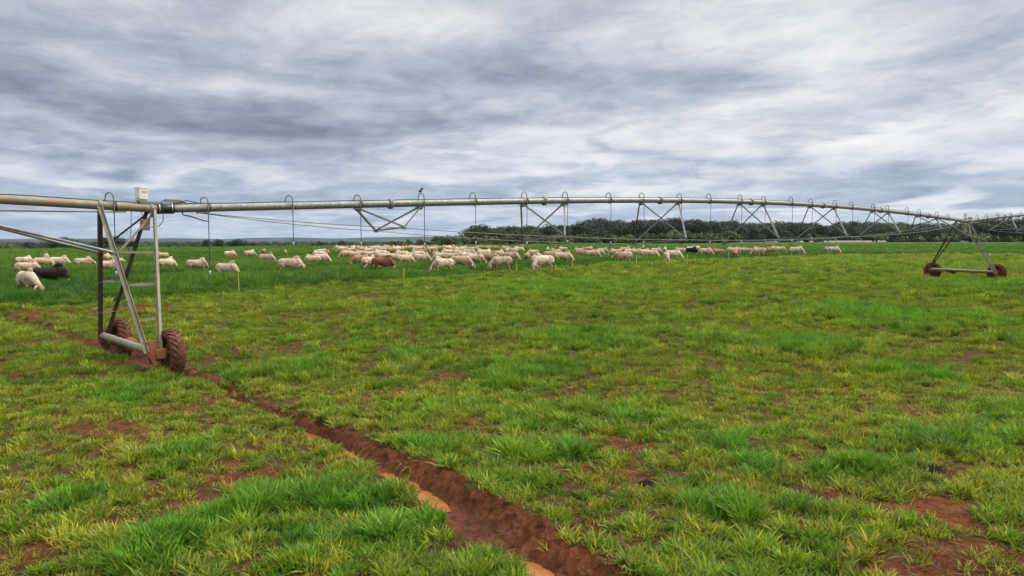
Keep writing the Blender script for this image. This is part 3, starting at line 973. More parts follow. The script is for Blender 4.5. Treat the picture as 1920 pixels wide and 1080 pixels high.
def build_pipe(root, sp, a0, a1, flanges, mat):
    mb = MB()
    n = max(2, int(abs(a1 - a0) / 1.2))
    mb.path([sp.pipe(a0 + (a1 - a0) * i / n) for i in range(n + 1)], PIPE_R, 18)
    pipe = part(mb, 'water_pipe', mat, root, root)
    # electric cable lying on top of the pipe
    mc = MB()
    mc.path([sp.pipe(a0 + (a1 - a0) * i / (2 * n)) + ZUP * (PIPE_R + .014 + .006 * math.sin(i * 1.7)) + sp.v * .01 * math.sin(i * 2.3) for i in range(2 * n + 1)], .014, 6)
    part(mc, 'power_cable', M['hose'], root, root)
    for f in flanges:
        c = sp.pipe(f); d = (sp.pipe(f + .2) - sp.pipe(f - .2)).normalized()
        mf = MB()
        mf.lathe(c, d, [(-.045, PIPE_R), (-.045, PIPE_R + .055), (-.015, PIPE_R + .06), (-.012, PIPE_R + .03), (.012, PIPE_R + .03), (.015, PIPE_R + .06), (.045, PIPE_R + .055), (.045, PIPE_R)], 18)
        for k in range(8):
            an = 2 * math.pi * k / 8
            q = sp.v * math.cos(an) + ZUP * math.sin(an)
            mf.tube(c + q * (PIPE_R + .04) - d * .07, c + q * (PIPE_R + .04) + d * .07, .010, 6)
        part(mf, 'pipe_flange', mat, pipe, root)
    return pipe

def build_drop(root, sp, a, zbot, side=1, coil=True, lean=0.0):
    """goose-neck on top of the pipe, hose hanging down to a sprinkler"""
    top = sp.pipe(a)
    loop = []
    hh = random.uniform(.16, .21)
    for k in range(13):
        an = math.pi * k / 12
        along = (1 - math.cos(an)) * .085
        loop.append(top + sp.u * (along - .0) + sp.v * side * ((1 - math.cos(an)) * .055) + ZUP * (PIPE_R + .03 + hh * math.sin(an) ** .7))
    end = loop[-1]
    pts = [top + ZUP * PIPE_R * .7] + loop + [end - ZUP * .10 + sp.v * side * .015, end - ZUP * (PIPE_R * 2 + .12) + sp.v * side * .01]
    mg_ = MB().path(pts, .017, 8)
    g = part(mg_, 'gooseneck', M['rod'], root, root)
    x0 = pts[-1]
    bot = Vector((x0.x, x0.y, zbot)) + sp.u * lean
    mh_ = MB().path([x0 + ZUP * .01, x0.lerp(bot, .35) + sp.u * lean * .1, bot + ZUP * .16], .0115, 6)
    if random.random() < .8:      # second strap that ties the hose round the pipe
        st = []
        c = sp.pipe(a + .21)
        for k in range(17):
            an = 2 * math.pi * k / 16
            st.append(c + (sp.v * math.cos(an) + ZUP * math.sin(an)) * (PIPE_R + .014) + sp.u * .03 * math.cos(an))
        mh_.path(st, .013, 6, False)
    part(mh_, 'drop_hose', M['hose'], g, root)
    ms = MB()
    ms.lathe(bot + ZUP * .16, -ZUP, [(0, .018), (.01, .026), (.07, .029), (.075, .022), (.11, .024), (.115, .018)], 12)
    part(ms, 'sprinkler', M['white'], g, root)
    mr = MB()
    for sgn in (-1, 1):
        mr.path([bot + ZUP * .05, bot + sp.u * .035 * sgn + ZUP * .02, bot + sp.u * .045 * sgn - ZUP * .05, bot + sp.u * .02 * sgn - ZUP * .085], .006, 5)
    mr.lathe(bot - ZUP * .085, -ZUP, [(0, .01), (0, .055), (.012, .058), (.016, .01)], 12)
    part(mr, 'spray_plate', M['rubber'], g, root)

def build_station(root, sp, a, half, w_, zn, zf, mat, skew=.0):
    """one truss: two saddles, four braces, cross strut; returns lower points"""
    sL, sR = sp.pipe(a - half), sp.pipe(a + half)
    near = sp.p(a + skew, w_, zn); far = sp.p(a - skew, -w_, zf)
    for sd_ in (sL, sR):
        mp = MB()
        mp.box(sd_ - ZUP * (PIPE_R + .03), sp.u, sp.v, ZUP, .13, .10, .012)
        mp.poly_plate([sd_ - ZUP * PIPE_R * .8 + sp.u * .12, sd_ - ZUP * PIPE_R * .8 - sp.u * .12, sd_ - ZUP * (PIPE_R + .10) - sp.u * .08, sd_ - ZUP * (PIPE_R + .10) + sp.u * .08], sp.v, .02)
        part(mp, 'saddle_bracket', mat, root, root)
        for low, s_ in ((near, 1), (far, -1)):
            b = MB()
            st = sd_ - ZUP * (PIPE_R + .05) + sp.v * s_ * .06
            b.angle(st, low, .058, .010, (0, 0, 1), s_)
            part(b, 'truss_brace', M['brace'], root, root)
    b = MB()
    b.angle(near, far, .05, .009)
    for q in (near, far):
        b.box(q - ZUP * .01, sp.u, sp.v, ZUP, .07, .012, .035)
    part(b, 'cross_strut', M['brace'], root, root)
    return near, far

def tyre_mesh(mb, c, ax, rad, wid):
    prof = []
    for k in range(15):
        an = math.pi * k / 14
        prof.append((-math.cos(an) * wid / 2, rad - .16 + .14 * (math.sin(an) ** .55)))
    prof = [(-wid * .42, rad - .22)] + prof + [(wid * .42, rad - .22)]
    mb.lathe(c, ax, prof, 40)
    # chevron lugs
    ax = Vector(ax).normalized(); q = ax.cross(ZUP).normalized(); w_ = ax.cross(q)
    nl = 22
    for k in range(nl):
        for s_ in (-1, 1):
            a0 = 2 * math.pi * (k + (.25 if s_ > 0 else -.25)) / nl
            pts_t, pts_b = [], []
            for j in range(4):
                fr = j / 3
                lat = s_ * wid * (.02 + .47 * fr)
                an = a0 - .30 * fr
                rr = rad - .018 - .03 * fr ** 3
                for hw, lst in ((-.022, pts_t), (.022, pts_b)):
                    a2 = an + hw / rad * (1 + .3 * fr)
                    rad_v = q * math.cos(a2) + w_ * math.sin(a2)
                    lst.append((Vector(c) + ax * lat + rad_v * (rr + .028), Vector(c) + ax * lat + rad_v * (rr - .045)))
            vs, fs = [], []
            for (t1, b1), (t2, b2) in zip(pts_t, pts_b):
                vs += [t1, t2, b2, b1]
            for j in range(3):
                for m_ in range(4):
                    fs.append([j * 4 + m_, j * 4 + (m_ + 1) % 4, (j + 1) * 4 + (m_ + 1) % 4, (j + 1) * 4 + m_])
            fs += [[0, 1, 2, 3], [12, 13, 14, 15][::-1]]
            mb._add(vs, fs)

def build_tower(root, sp, zg, half=1.87, halff=None, a_top=-1.3, b_top=-.05, ctr=-.785, zhub=.55, mud=False, wr=.58):
    halff = halff or half
    u, v = sp.u, sp.v
    pa, pb = sp.pipe(a_top), sp.pipe(b_top)
    zb = zg + zhub + .34
    nodes = {}
    for side, hf in ((1, half), (-1, halff)):
        hub = sp.p(ctr, side * hf, zg + zhub)
        botA = sp.p(ctr - .13, side * hf, zb - .02); botB = sp.p(ctr + .13, side * hf, zb - .02)
        botA2 = sp.p(ctr - .11, side * (hf + .02), zb - .30); botB2 = sp.p(ctr + .13, side * (hf + .02), zb - .26)
        ta = pa + v * side * .10 - ZUP * .02; tb = pb + v * side * .10 - ZUP * .02
        up = v * side
        lm = M['leg'] if side > 0 else M['leg_shade']
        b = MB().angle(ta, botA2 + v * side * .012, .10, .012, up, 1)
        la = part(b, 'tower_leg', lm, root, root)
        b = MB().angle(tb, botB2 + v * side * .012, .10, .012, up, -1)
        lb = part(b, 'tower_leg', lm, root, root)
        # top clamps round the pipe
        for c in (pa, pb):
            b = MB().lathe(c, u, [(-.05, PIPE_R + .004), (-.05, PIPE_R + .016), (.05, PIPE_R + .016), (.05, PIPE_R + .004)], 18)
            b.box(c + v * side * (PIPE_R * .75) - ZUP * .12, u, v, ZUP, .06, .012, .12)
            if side > 0: part(b, 'pipe_clamp', M['galv_dusty'], root, root)
        # rungs
        node = None
        for fr in (.33, .555, .79):
            q1 = ta.lerp(botA2, fr); q2 = tb.lerp(botB2, fr)
            b = MB().angle(q1 + v * side * .02 + u * .03, q2 + v * side * .02 - u * .03, .062, .009, (0, 0, 1), 1)
            for q in (q1, q2):
                b.tube(q + v * side * .0, q + v * side * .05, .014, 6)
            part(b, 'rung', M['leg'], root, root)
            if node is None: node = q1.copy()
        nodes[side] = node
        # diagonal from node up to the other leg's top
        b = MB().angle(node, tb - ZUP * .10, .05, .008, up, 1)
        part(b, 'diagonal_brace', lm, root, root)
        # foot plate with bolt holes
        pl = [sp.p(ctr - .15, side * (hf + .03), zb + .0), sp.p(ctr + .15, side * (hf + .03), zb + .0), sp.p(ctr + .17, side * (hf + .03), zg + zhub - .22),
              sp.p(ctr + .09, side * (hf + .03), zg + zhub - .30), sp.p(ctr + .0, side * (hf + .03), zg + zhub - .26), sp.p(ctr - .15, side * (hf + .03), zg + zhub + .05)]
        b = MB().poly_plate(pl, v, .014)
        fp = part(b, 'foot_plate', M['rusty'], root, root)
        for (du, dzz, r_) in ((-.11, .30, .016), (.11, .30, .016), (-.09, .14, .016), (.11, .15, .016), (.09, .08, .012), (.08, -.03, .042), (.11, -.15, .026)):
            q = sp.p(ctr + du, side * (hf + .041), zg + zhub + dzz)
            b = MB().lathe(q, v * side, [(0, 0), (0, r_), (.006, r_ * .9), (.007, 0)], 12)
            part(b, 'bolt', M['dark_metal'], fp, root)
        # wheel, gearbox, axle on the +u side of the plate
        wc = sp.p(ctr + .44, side * hf + .0, zg + zhub)
        b = MB(); tyre_mesh(b, wc, u, wr, .34)
        wh = part(b, 'tyre', M['tyre'], root, root)
        b = MB().lathe(wc, u, [(.13, wr - .22), (.10, wr - .21), (-.02, wr - .24), (-.04, .2), (-.02, .10), (-.03, 0)], 24)
        b.lathe(wc, u, [(-.15, wr - .205), (-.12, wr - .225), (-.02, wr - .24)], 24)
        for k in range(8):
            an = 2 * math.pi * k / 8
            q = wc - u * .05 + (v * math.cos(an) + ZUP * math.sin(an)) * .13
            b.tube(q, q + u * .04, .013, 6)
        part(b, 'rim', M['tyre'], wh, root)
        b = MB()
        b.box(wc - u * .26 , u, v, ZUP, .13, .12, .13, .04)
        b.tube(wc - u * .42, wc - u * .02, .05, 12)
        part(b, 'gearbox', M['rusty'], root, root)
    # base beam between the foot plates
    p0, p1 = sp.p(ctr - .02, half + .01, zg + zhub + .06), sp.p(ctr - .02, -halff - .01, zg + zhub + .14)
    b = MB().path([p1, p0], .098, 18)
    for fr in (.25, .42, .62, .78):
        q = p0.lerp(p1, fr); d = (p0 - p1).normalized()
        b.lathe(q, d, [(-.04, .098), (-.035, .104), (.035, .104), (.04, .098)], 18)
    part(b, 'base_beam', M['galv_dusty'], root, root)
    # centre drive motor with drive shafts
    mc = sp.p(ctr + .34, -.55, zg + zhub + .02)
    b = MB()
    b.lathe(mc - v * .05, -v, [(-.28, 0), (-.28, .08), (-.05, .09), (-.04, .13), (.16, .13), (.18, .09), (.38, .09), (.40, 0)], 16)
    b.box(mc - ZUP * .08, u, v, ZUP, .10, .12, .10, .02)
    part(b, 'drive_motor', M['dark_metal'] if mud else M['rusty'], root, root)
    b = MB().tube(sp.p(ctr + .20, half - .1, zg + zhub - .02), sp.p(ctr + .30, -.2, zg + zhub - .02), .018, 8)
    part(b, 'drive_shaft', M['rusty'], root, root)
    b = MB().tube(sp.p(ctr + .30, -.9, zg + zhub - .02), sp.p(ctr + .20, -halff + .1, zg + zhub - .02), .018, 8)
    part(b, 'drive_shaft', M['rusty'], root, root)
    for side, hf in ((1, half), (-1, halff)):
        b = MB().angle(sp.p(ctr - .12, side * hf, zg + zhub - .02), sp.p(ctr + .06, side * (hf - .35 * side * side), zg + zhub - .26), .04, .008)
        part(b, 'corner_gusset', M['dark_metal'], root, root)
    return nodes

def build_control_box(root, sp, a, sticker=True, yaw=.0):
    c = sp.pipe(a) + ZUP * (PIPE_R + .26)
    d = (sp.u * math.cos(yaw) + sp.v * -math.sin(yaw)); e = Vector((d.y, -d.x, 0))
    b = MB().box(c, d, e, ZUP, .138, .09, .150, .020)
    b.box(c + ZUP * .155, d, e, ZUP, .147, .10, .016, .010)
    bx = part(b, 'control_box', M['box'], root, root)
    b = MB().box(c - ZUP * .19, d, e, ZUP, .13, .06, .02)
    b.tube(c - ZUP * .18 - d * .12, c - ZUP * .28 - d * .12, .013, 8)
    b.tube(c - ZUP * .18 + d * .0, c - ZUP * .28 + d * .0, .02, 8)
    b.box(sp.pipe(a + .22) + ZUP * (PIPE_R + .03), sp.u, sp.v, ZUP, .30, .07, .03)
    part(b, 'box_bracket', M['galv_dusty'], root, root)
    if sticker:
        f0 = c + e * .0935 + d * .02
        b = MB().box(f0 + ZUP * .040, d, e, ZUP, .078, .0015, .036)
        part(b, 'warning_sticker', M['box_red'], bx, root)
        b = MB().box(f0 - ZUP * .022, d, e, ZUP, .078, .0015, .024)
        # small white triangle and two rows of tiny marks on the red field
        f1 = f0 + e * .0025
        b.poly_plate([f1 - d * .068 + ZUP * .026, f1 - d * .040 + ZUP * .026, f1 - d * .054 + ZUP * .056], e, .001)
        for i in range(7):
            b.box(f1 - d * (.028 - i * .0155) + ZUP * .050, d, e, ZUP, .0050, .0006, .009)
        for i in range(9):
            b.box(f1 - d * (.028 - i * .012) + ZUP * .024, d, e, ZUP, .0036, .0006, .006)
        part(b, 'sticker_panel', M['box_white'], bx, root)

def build_joint(root, sp, sp2):
    """flexible rubber sleeve between two spans with its steel bands and pivot bracket"""
    a, b_ = .12, .54
    c0, c1 = sp2.pipe(.10), sp2.pipe(.52)
    d = (c1 - c0).normalized()
    b = MB().lathe(c0, d, [(0, PIPE_R + .01), (0, PIPE_R + .026), (.42, PIPE_R + .026), (.42, PIPE_R + .01)], 24)
    sl = part(b, 'rubber_sleeve', M['rubber'], root, root)
    for k in (.045, .365):
        b = MB().lathe(c0 + d * k, d, [(-.014, PIPE_R + .024), (-.014, PIPE_R + .034), (.014, PIPE_R + .034), (.014, PIPE_R + .024)], 24)
        b.box(c0 + d * k + ZUP * (PIPE_R + .04), d, sp.v, ZUP, .016, .03, .012)
        part(b, 'band_clamp', M['steel_band'], sl, root)

# --- left span with the near tower -------------------------------------------------
zg1 = HS(T1[0], T1[1]) - .05
r1 = thing('irrigation_span', (T1[0], T1[1], 0), 'rust stained galvanised span entering from the left edge, carried by the near two-wheeled tower', 'irrigation span', 'spans of the centre pivot irrigator')
build_pipe(r1, left, -30, .12, [-6.4, -13, -19.7, -26.3], M['galv_dusty'])
nodes1 = build_tower(r1, left, zg1, 1.87, 1.80, mud=False)
build_control_box(r1, left, -.28, True, .35)
build_joint(r1, left, mid)
for side in (1, -1):
    sdl = left.pipe(-5.6)
    b = MB().tube(sdl - ZUP * PIPE_R + left.v * side * .08, nodes1[side] + left.v * side * .02, .040, 10)
    part(b, 'end_strut', M['brace'], r1, r1)
    # truss rods: anchored under the pipe near the tower, running back along the span
    low = left.p(-7.4, side * .9, 3.45)
    b = MB().path(sagged(left.pipe(-.75) - ZUP * (PIPE_R + .03) + left.v * side * .05, left.p(-7.2, side * .85, 3.95), .0), .012, 6)
    b.path([left.p(-7.2, side * .85, 3.95), left.p(-13.8, side * 1.1, 3.6), left.p(-20.4, side * 1.3, 3.5), left.p(-27, side * 1.4, 3.5)], .012, 6)
    part(b, 'truss_rod', M['rod'], r1, r1)
for st_, w_, z_ in ((-7.2, .85, 3.95), (-13.8, 1.1, 3.6), (-20.4, 1.3, 3.5)):
    build_station(r1, left, st_, 1.5, w_, z_, z_, M['galv_dusty'])
b = MB().box(left.pipe(-.80) - ZUP * (PIPE_R + .02), left.u, left.v, ZUP, .11, .07, .022)
part(b, 'rod_bracket', M['galv_dusty'], r1, r1)
for pxx, zb_ in ((-40, 2.2), (209, 2.35)):
    a = (lambda t: (t * left.o.y - left.o.x) / (left.u.x - t * left.u.y))((pxx - 960) / FPX)
    build_drop(r1, left, a - .1, zb_)
for a in (-6.6, -8.9, -11.2, -13.4):
    build_drop(r1, left, a, 2.4)
# junction box hanging at the tower top and its wires
q = left.p(-.22, .02, 3.72)
b = MB().box(q, left.u, left.v, ZUP, .11, .06, .15, .01)
part(b, 'junction_box', M['galv_dusty'], r1, r1)
b = MB().path([left.pipe(-.55) - ZUP * .1, left.p(-.6, .1, 3.6), left.p(-.68, .1, 3.1), left.p(-.62, .1, 2.5)], .008, 6)
part(b, 'control_wire', M['hose'], r1, r1)
b = MB().path([left.pipe(.35) + ZUP * (PIPE_R + .16), left.pipe(.20) + ZUP * (PIPE_R + .10) + left.v * .10, left.pipe(.2) + left.v * .16, left.p(.2, .15, 3.85), left.p(.1, .12, 3.68), left.p(-.1, .08, 3.66)], .012, 6)
part(b, 'control_wire', M['hose'], r1, r1)
b = MB().path([left.pipe(-.35) - ZUP * .1 + left.v * .05, left.p(-.25, .1, 3.92), left.p(-.1, .1, 3.86)], .010, 6)
part(b, 'control_wire', M['hose'], r1, r1)

# --- middle span with the far tower --------------------------------------------------
zg2 = HS(T2p.x, T2p.y) - .05
r2 = thing('irrigation_span', (T2p.x, T2p.y, 0), 'long arched galvanised span crossing the picture to the far two-wheeled tower', 'irrigation span', 'spans of the centre pivot irrigator')
FL = [mid.s_at(p) for p in (733, 1020, 1236, 1406, 1540, 1648, 1737)]
build_pipe(r2, mid, .50, L_SP + .12, FL, M['galv'])
ST = [(7.2, .95, 3.70, 3.62), (13.8, 1.25, 3.44, 3.28), (20.4, 1.5, 3.33, 3.15), (27.2, 1.6, 3.35, 3.13), (33.9, 1.5, 3.50, 3.36), (40.4, 1.25, 3.70, 3.58), (46.9, .95, 4.06, 4.02)]
nears, fars = [], []
SAD = [(672, 788), (980, 1057), (1201, 1270), (1384, 1428), (1516, 1560), (1632, 1662), (1716, 1752)]
for (a, w_, zn, zf), (x0, x1) in zip(ST, SAD):
    s0, s1 = mid.s_at(x0), mid.s_at(x1)
    n_, f_ = build_station(r2, mid, (s0 + s1) / 2, (s1 - s0) / 2, w_, zn, zf, M['galv'])
    nears.append(n_); fars.append(f_)
nodes2 = build_tower(r2, mid.__class__((T2p.x, T2p.y), 38.0, lambda a: MID_Z(L_SP + a)), zg2, 2.12, 2.02, mud=True, wr=.60)
sp2 = Span((T2p.x, T2p.y), 38.0, lambda a: MID_Z(L_SP + a))
for side, lows in ((1, nears), (-1, fars)):
    a0 = mid.pipe(1.25) - ZUP * (PIPE_R + .03) + mid.v * side * .06
    a1 = mid.pipe(L_SP - .8) - ZUP * (PIPE_R + .03) + mid.v * side * .06
    pts = [a0] + lows + [a1]
    full = []
    for i in range(len(pts) - 1):
        sg = sagged(pts[i], pts[i + 1], .035 if i else .05, 6)
        full += sg[:-1] if i < len(pts) - 2 else sg
    b = MB().path(full, .0125, 6)
    part(b, 'truss_rod', M['rod'], r2, r2)
    sdl = mid.pipe(mid.s_at(1754))
    b = MB().tube(sdl - ZUP * PIPE_R + mid.v * side * .08, nodes2[side] + mid.v * side * .02, .040, 10)
    part(b, 'end_strut', M['brace'], r2, r2)
b = MB().box(mid.pipe(1.25) - ZUP * (PIPE_R + .02), mid.u, mid.v, ZUP, .13, .07, .022)
part(b, 'rod_bracket', M['galv_dusty'], r2, r2)
b = MB().box(mid.pipe(L_SP - .8) - ZUP * (PIPE_R + .02), mid.u, mid.v, ZUP, .13, .07, .022)
part(b, 'rod_bracket', M['galv_dusty'], r2, r2)
# hook plate over the joint
b = MB()
h0 = mid.pipe(.62) + ZUP * PIPE_R
b.poly_plate([h0 - mid.u * .34 + ZUP * .04, h0 - mid.u * .32 + ZUP * .10, h0 - mid.u * .26 + ZUP * .13, h0 + mid.u * .08 + ZUP * .12, h0 + mid.u * .34 + ZUP * .01, h0 + mid.u * .34 - ZUP * .03, h0 - mid.u * .04 - ZUP * .05, h0 - mid.u * .10 + ZUP * .05], mid.v, .05)
part(b, 'hitch_plate', M['galv_dusty'], r2, r2)
b = MB().path([mid.pipe(1.2) + ZUP * (PIPE_R + .02), mid.pipe(.85) + ZUP * (PIPE_R + .10) + mid.v * .05, mid.pipe(.5) + ZUP * (PIPE_R + .02) + mid.v * .06, mid.pipe(.48) + mid.v * .14, mid.pipe(.46) - ZUP * .15 + mid.v * .1], .013, 6)
part(b, 'control_wire', M['hose'], r2, r2)
DROPS = [(543, 3.10), (670, 3.10), (789, 3.06), (885, 3.12), (981, 3.10), (1057, 3.16), (1138, 3.10), (1200, 3.13), (1270, 3.22), (1325, 3.12), (1383, 3.14), (1427, 3.20), (1478, 3.18), (1515, 3.32), (1560, 3.30), (1591, 3.38), (1632, 3.42), (1658, 3.36), (1695, 3.40), (1718, 3.35), (1751, 3.42), (1772, 3.42)]
perch = None
for pxx, zb_ in DROPS:
    a = mid.s_at(pxx) - .085
    build_drop(r2, mid, a, zb_)
    if pxx == 789: perch = mid.pipe(a) + mid.u * .085 + mid.v * .055 + ZUP * (PIPE_R + .03 + .185 + .015)
# first drop is fed by a bent side hose and hangs lower
a = mid.s_at(385) - .085
build_drop(r2, mid, a, 2.30)
q = mid.pipe(mid.s_at(345)) - ZUP * PIPE_R
e0 = mid.p(mid.s_at(385) + .08, .12, 3.84)
hp = [q + ZUP * .02, q - ZUP * .05]
for i in range(13):
    t_ = i / 12
    st_ = q - ZUP * .08 + mid.u * .05
    pq = st_.lerp(e0, t_); pq.z = st_.z + (e0.z - st_.z) * (t_ * t_ * (3 - 2 * t_))
    hp.append(pq)
b = MB().path(hp, .018, 8)
part(b, 'feed_hose', M['hose'], r2, r2)
build_control_box(r2, sp2, -.28, False, .35)
b = MB().box(sp2.p(-.3, .0, 4.15), sp2.u, sp2.v, ZUP, .24, .06, .28, .01)
part(b, 'junction_box', M['galv_dusty'], r2, r2)
for a_, v_, zb_ in ((-.15, .9, 2.85), (.75, 1.2, 2.75)):
    pass
# --- right span beyond the far tower ---------------------------------------------------
r3 = thing('irrigation_span', (*right.p(40).xy, 0), 'distant galvanised span running off the right edge beyond the far tower', 'irrigation span', 'spans of the centre pivot irrigator')
build_joint(r3, sp2, right)
build_pipe(r3, right, .50, 34, [7.0, 13.6, 20.2, 26.9], M['galv'])
rn, rf_ = [], []
for a, w_, z_ in ((7.0, .95, 4.15), (13.6, 1.25, 4.0), (20.2, 1.5, 3.9)):
    n_, f_ = build_station(r3, right, a, 1.5, w_, z_, z_ - .05, M['galv'])
    rn.append(n_); rf_.append(f_)
for side, lows in ((1, rn), (-1, rf_)):
    b = MB().path([right.pipe(1.3) - ZUP * .14 + right.v * side * .06] + lows + [right.p(26.9, side * 1.6, 3.95)], .0125, 6)
    part(b, 'truss_rod', M['rod'], r3, r3)
for a in (1.6, 3.3, 5.5, 8.2, 10.4, 12.3, 15, 17.2, 19.4, 21.6):
    build_drop(r3, right, a, 3.42 if a > 2.5 else 2.9)
b = MB()
h0 = right.pipe(.62) + ZUP * PIPE_R
b.poly_plate([h0 - right.u * .38 + ZUP * .05, h0 - right.u * .36 + ZUP * .13, h0 - right.u * .28 + ZUP * .17, h0 + right.u * .12 + ZUP * .16, h0 + right.u * .42 + ZUP * .02, h0 - right.u * .10 + ZUP * .0], right.v, .09)
part(b, 'hitch_plate', M['galv_dusty'], r3, r3)

# ------------------------------------------------------------------ bird on a goose-neck
bl_ = perch
rb = thing('bird', tuple(bl_), 'small dark bird with pale belly perched on a gooseneck above the first truss', 'bird')
def ell(mb, c, rx, ry, rz, rot=None, n=12, m=8):
    rot = rot or Matrix.Identity(3)
    vs, fs = [], []
    for i in range(m + 1):
        ph = math.pi * i / m
        for j in range(n):
            t_ = 2 * math.pi * j / n
            vs.append(Vector(c) + rot @ Vector((rx * math.sin(ph) * math.cos(t_), ry * math.sin(ph) * math.sin(t_), rz * math.cos(ph))))
    for i in range(m):
        for j in range(n):
            fs.append([i * n + j, (i + 1) * n + j, (i + 1) * n + (j + 1) % n, i * n + (j + 1) % n])
    mb._add(vs, fs, True)
ex = Vector((1, 0, 0))
ry = Matrix.Rotation(R(-50), 3, 'Y')
b = MB()
ell(b, bl_ + Vector((-.01, 0, .085)), .085, .038, .042, ry)
ell(b, bl_ + Vector((.035, 0, .150)), .034, .028, .029)
b.path([bl_ + Vector((.06, 0, .150)), bl_ + Vector((.095, 0, .145))], [.010, .001], 8)
b.poly_plate([bl_ + Vector((-.03, -.016, .05)), bl_ + Vector((-.12, -.018, -.015)), bl_ + Vector((-.12, .018, -.015)), bl_ + Vector((-.03, .016, .05))], (.5, 0, .8), .012)
part(b, 'body', M['bird_dark'], rb, rb)
b = MB(); ell(b, bl_ + Vector((.012, 0, .075)), .060, .033, .036, ry)
part(b, 'belly', M['bird_pale'], rb, rb)
for s_ in (-1, 1):
    b = MB()
    b.path([bl_ + Vector((.0, .012 * s_, .06)), bl_ + Vector((.008, .012 * s_, .02)), bl_ + Vector((0, .012 * s_, .0))], .0035, 5)
    part(b, 'foot', M['bird_dark'], rb, rb)

# ------------------------------------------------------------------ cattle
def blob_mesh(name, parts, voxel=.03, mat=None, smooth_it=3):
    """fuse ellipsoids and tapered limbs into one continuous skin"""
    b = MB()
    for p in parts:
        if p[0] == 'e':
            _, c, r, *rot = p
            m3 = Euler([R(a) for a in rot[0]]).to_matrix() if rot else None
            ell(b, c, r[0], r[1], r[2], m3, 16, 12)
        else:
            _, pts, rs = p
            b.path(pts, list(rs), 10)
            for q, r in zip(pts, rs):
                ell(b, q, r, r, r, None, 10, 8)
    me = bpy.data.meshes.new(name)
    me.from_pydata(b.v, [], b.f)
    o = bpy.data.objects.new(name, me)
    COL.objects.link(o)
    rm = o.modifiers.new('r', 'REMESH'); rm.mode = 'VOXEL'; rm.voxel_size = voxel
    sm = o.modifiers.new('s', 'SMOOTH'); sm.factor = .5; sm.iterations = smooth_it
    dg = bpy.context.evaluated_depsgraph_get()
    ev = o.evaluated_get(dg)
    out = bpy.data.meshes.new_from_object(ev)
    bpy.data.objects.remove(o)
    bpy.data.meshes.remove(me)
    out.name = name
    out.polygons.foreach_set('use_smooth', np.ones(len(out.polygons), bool))
    out.materials.clear()
    out.materials.append(mat)
    return out

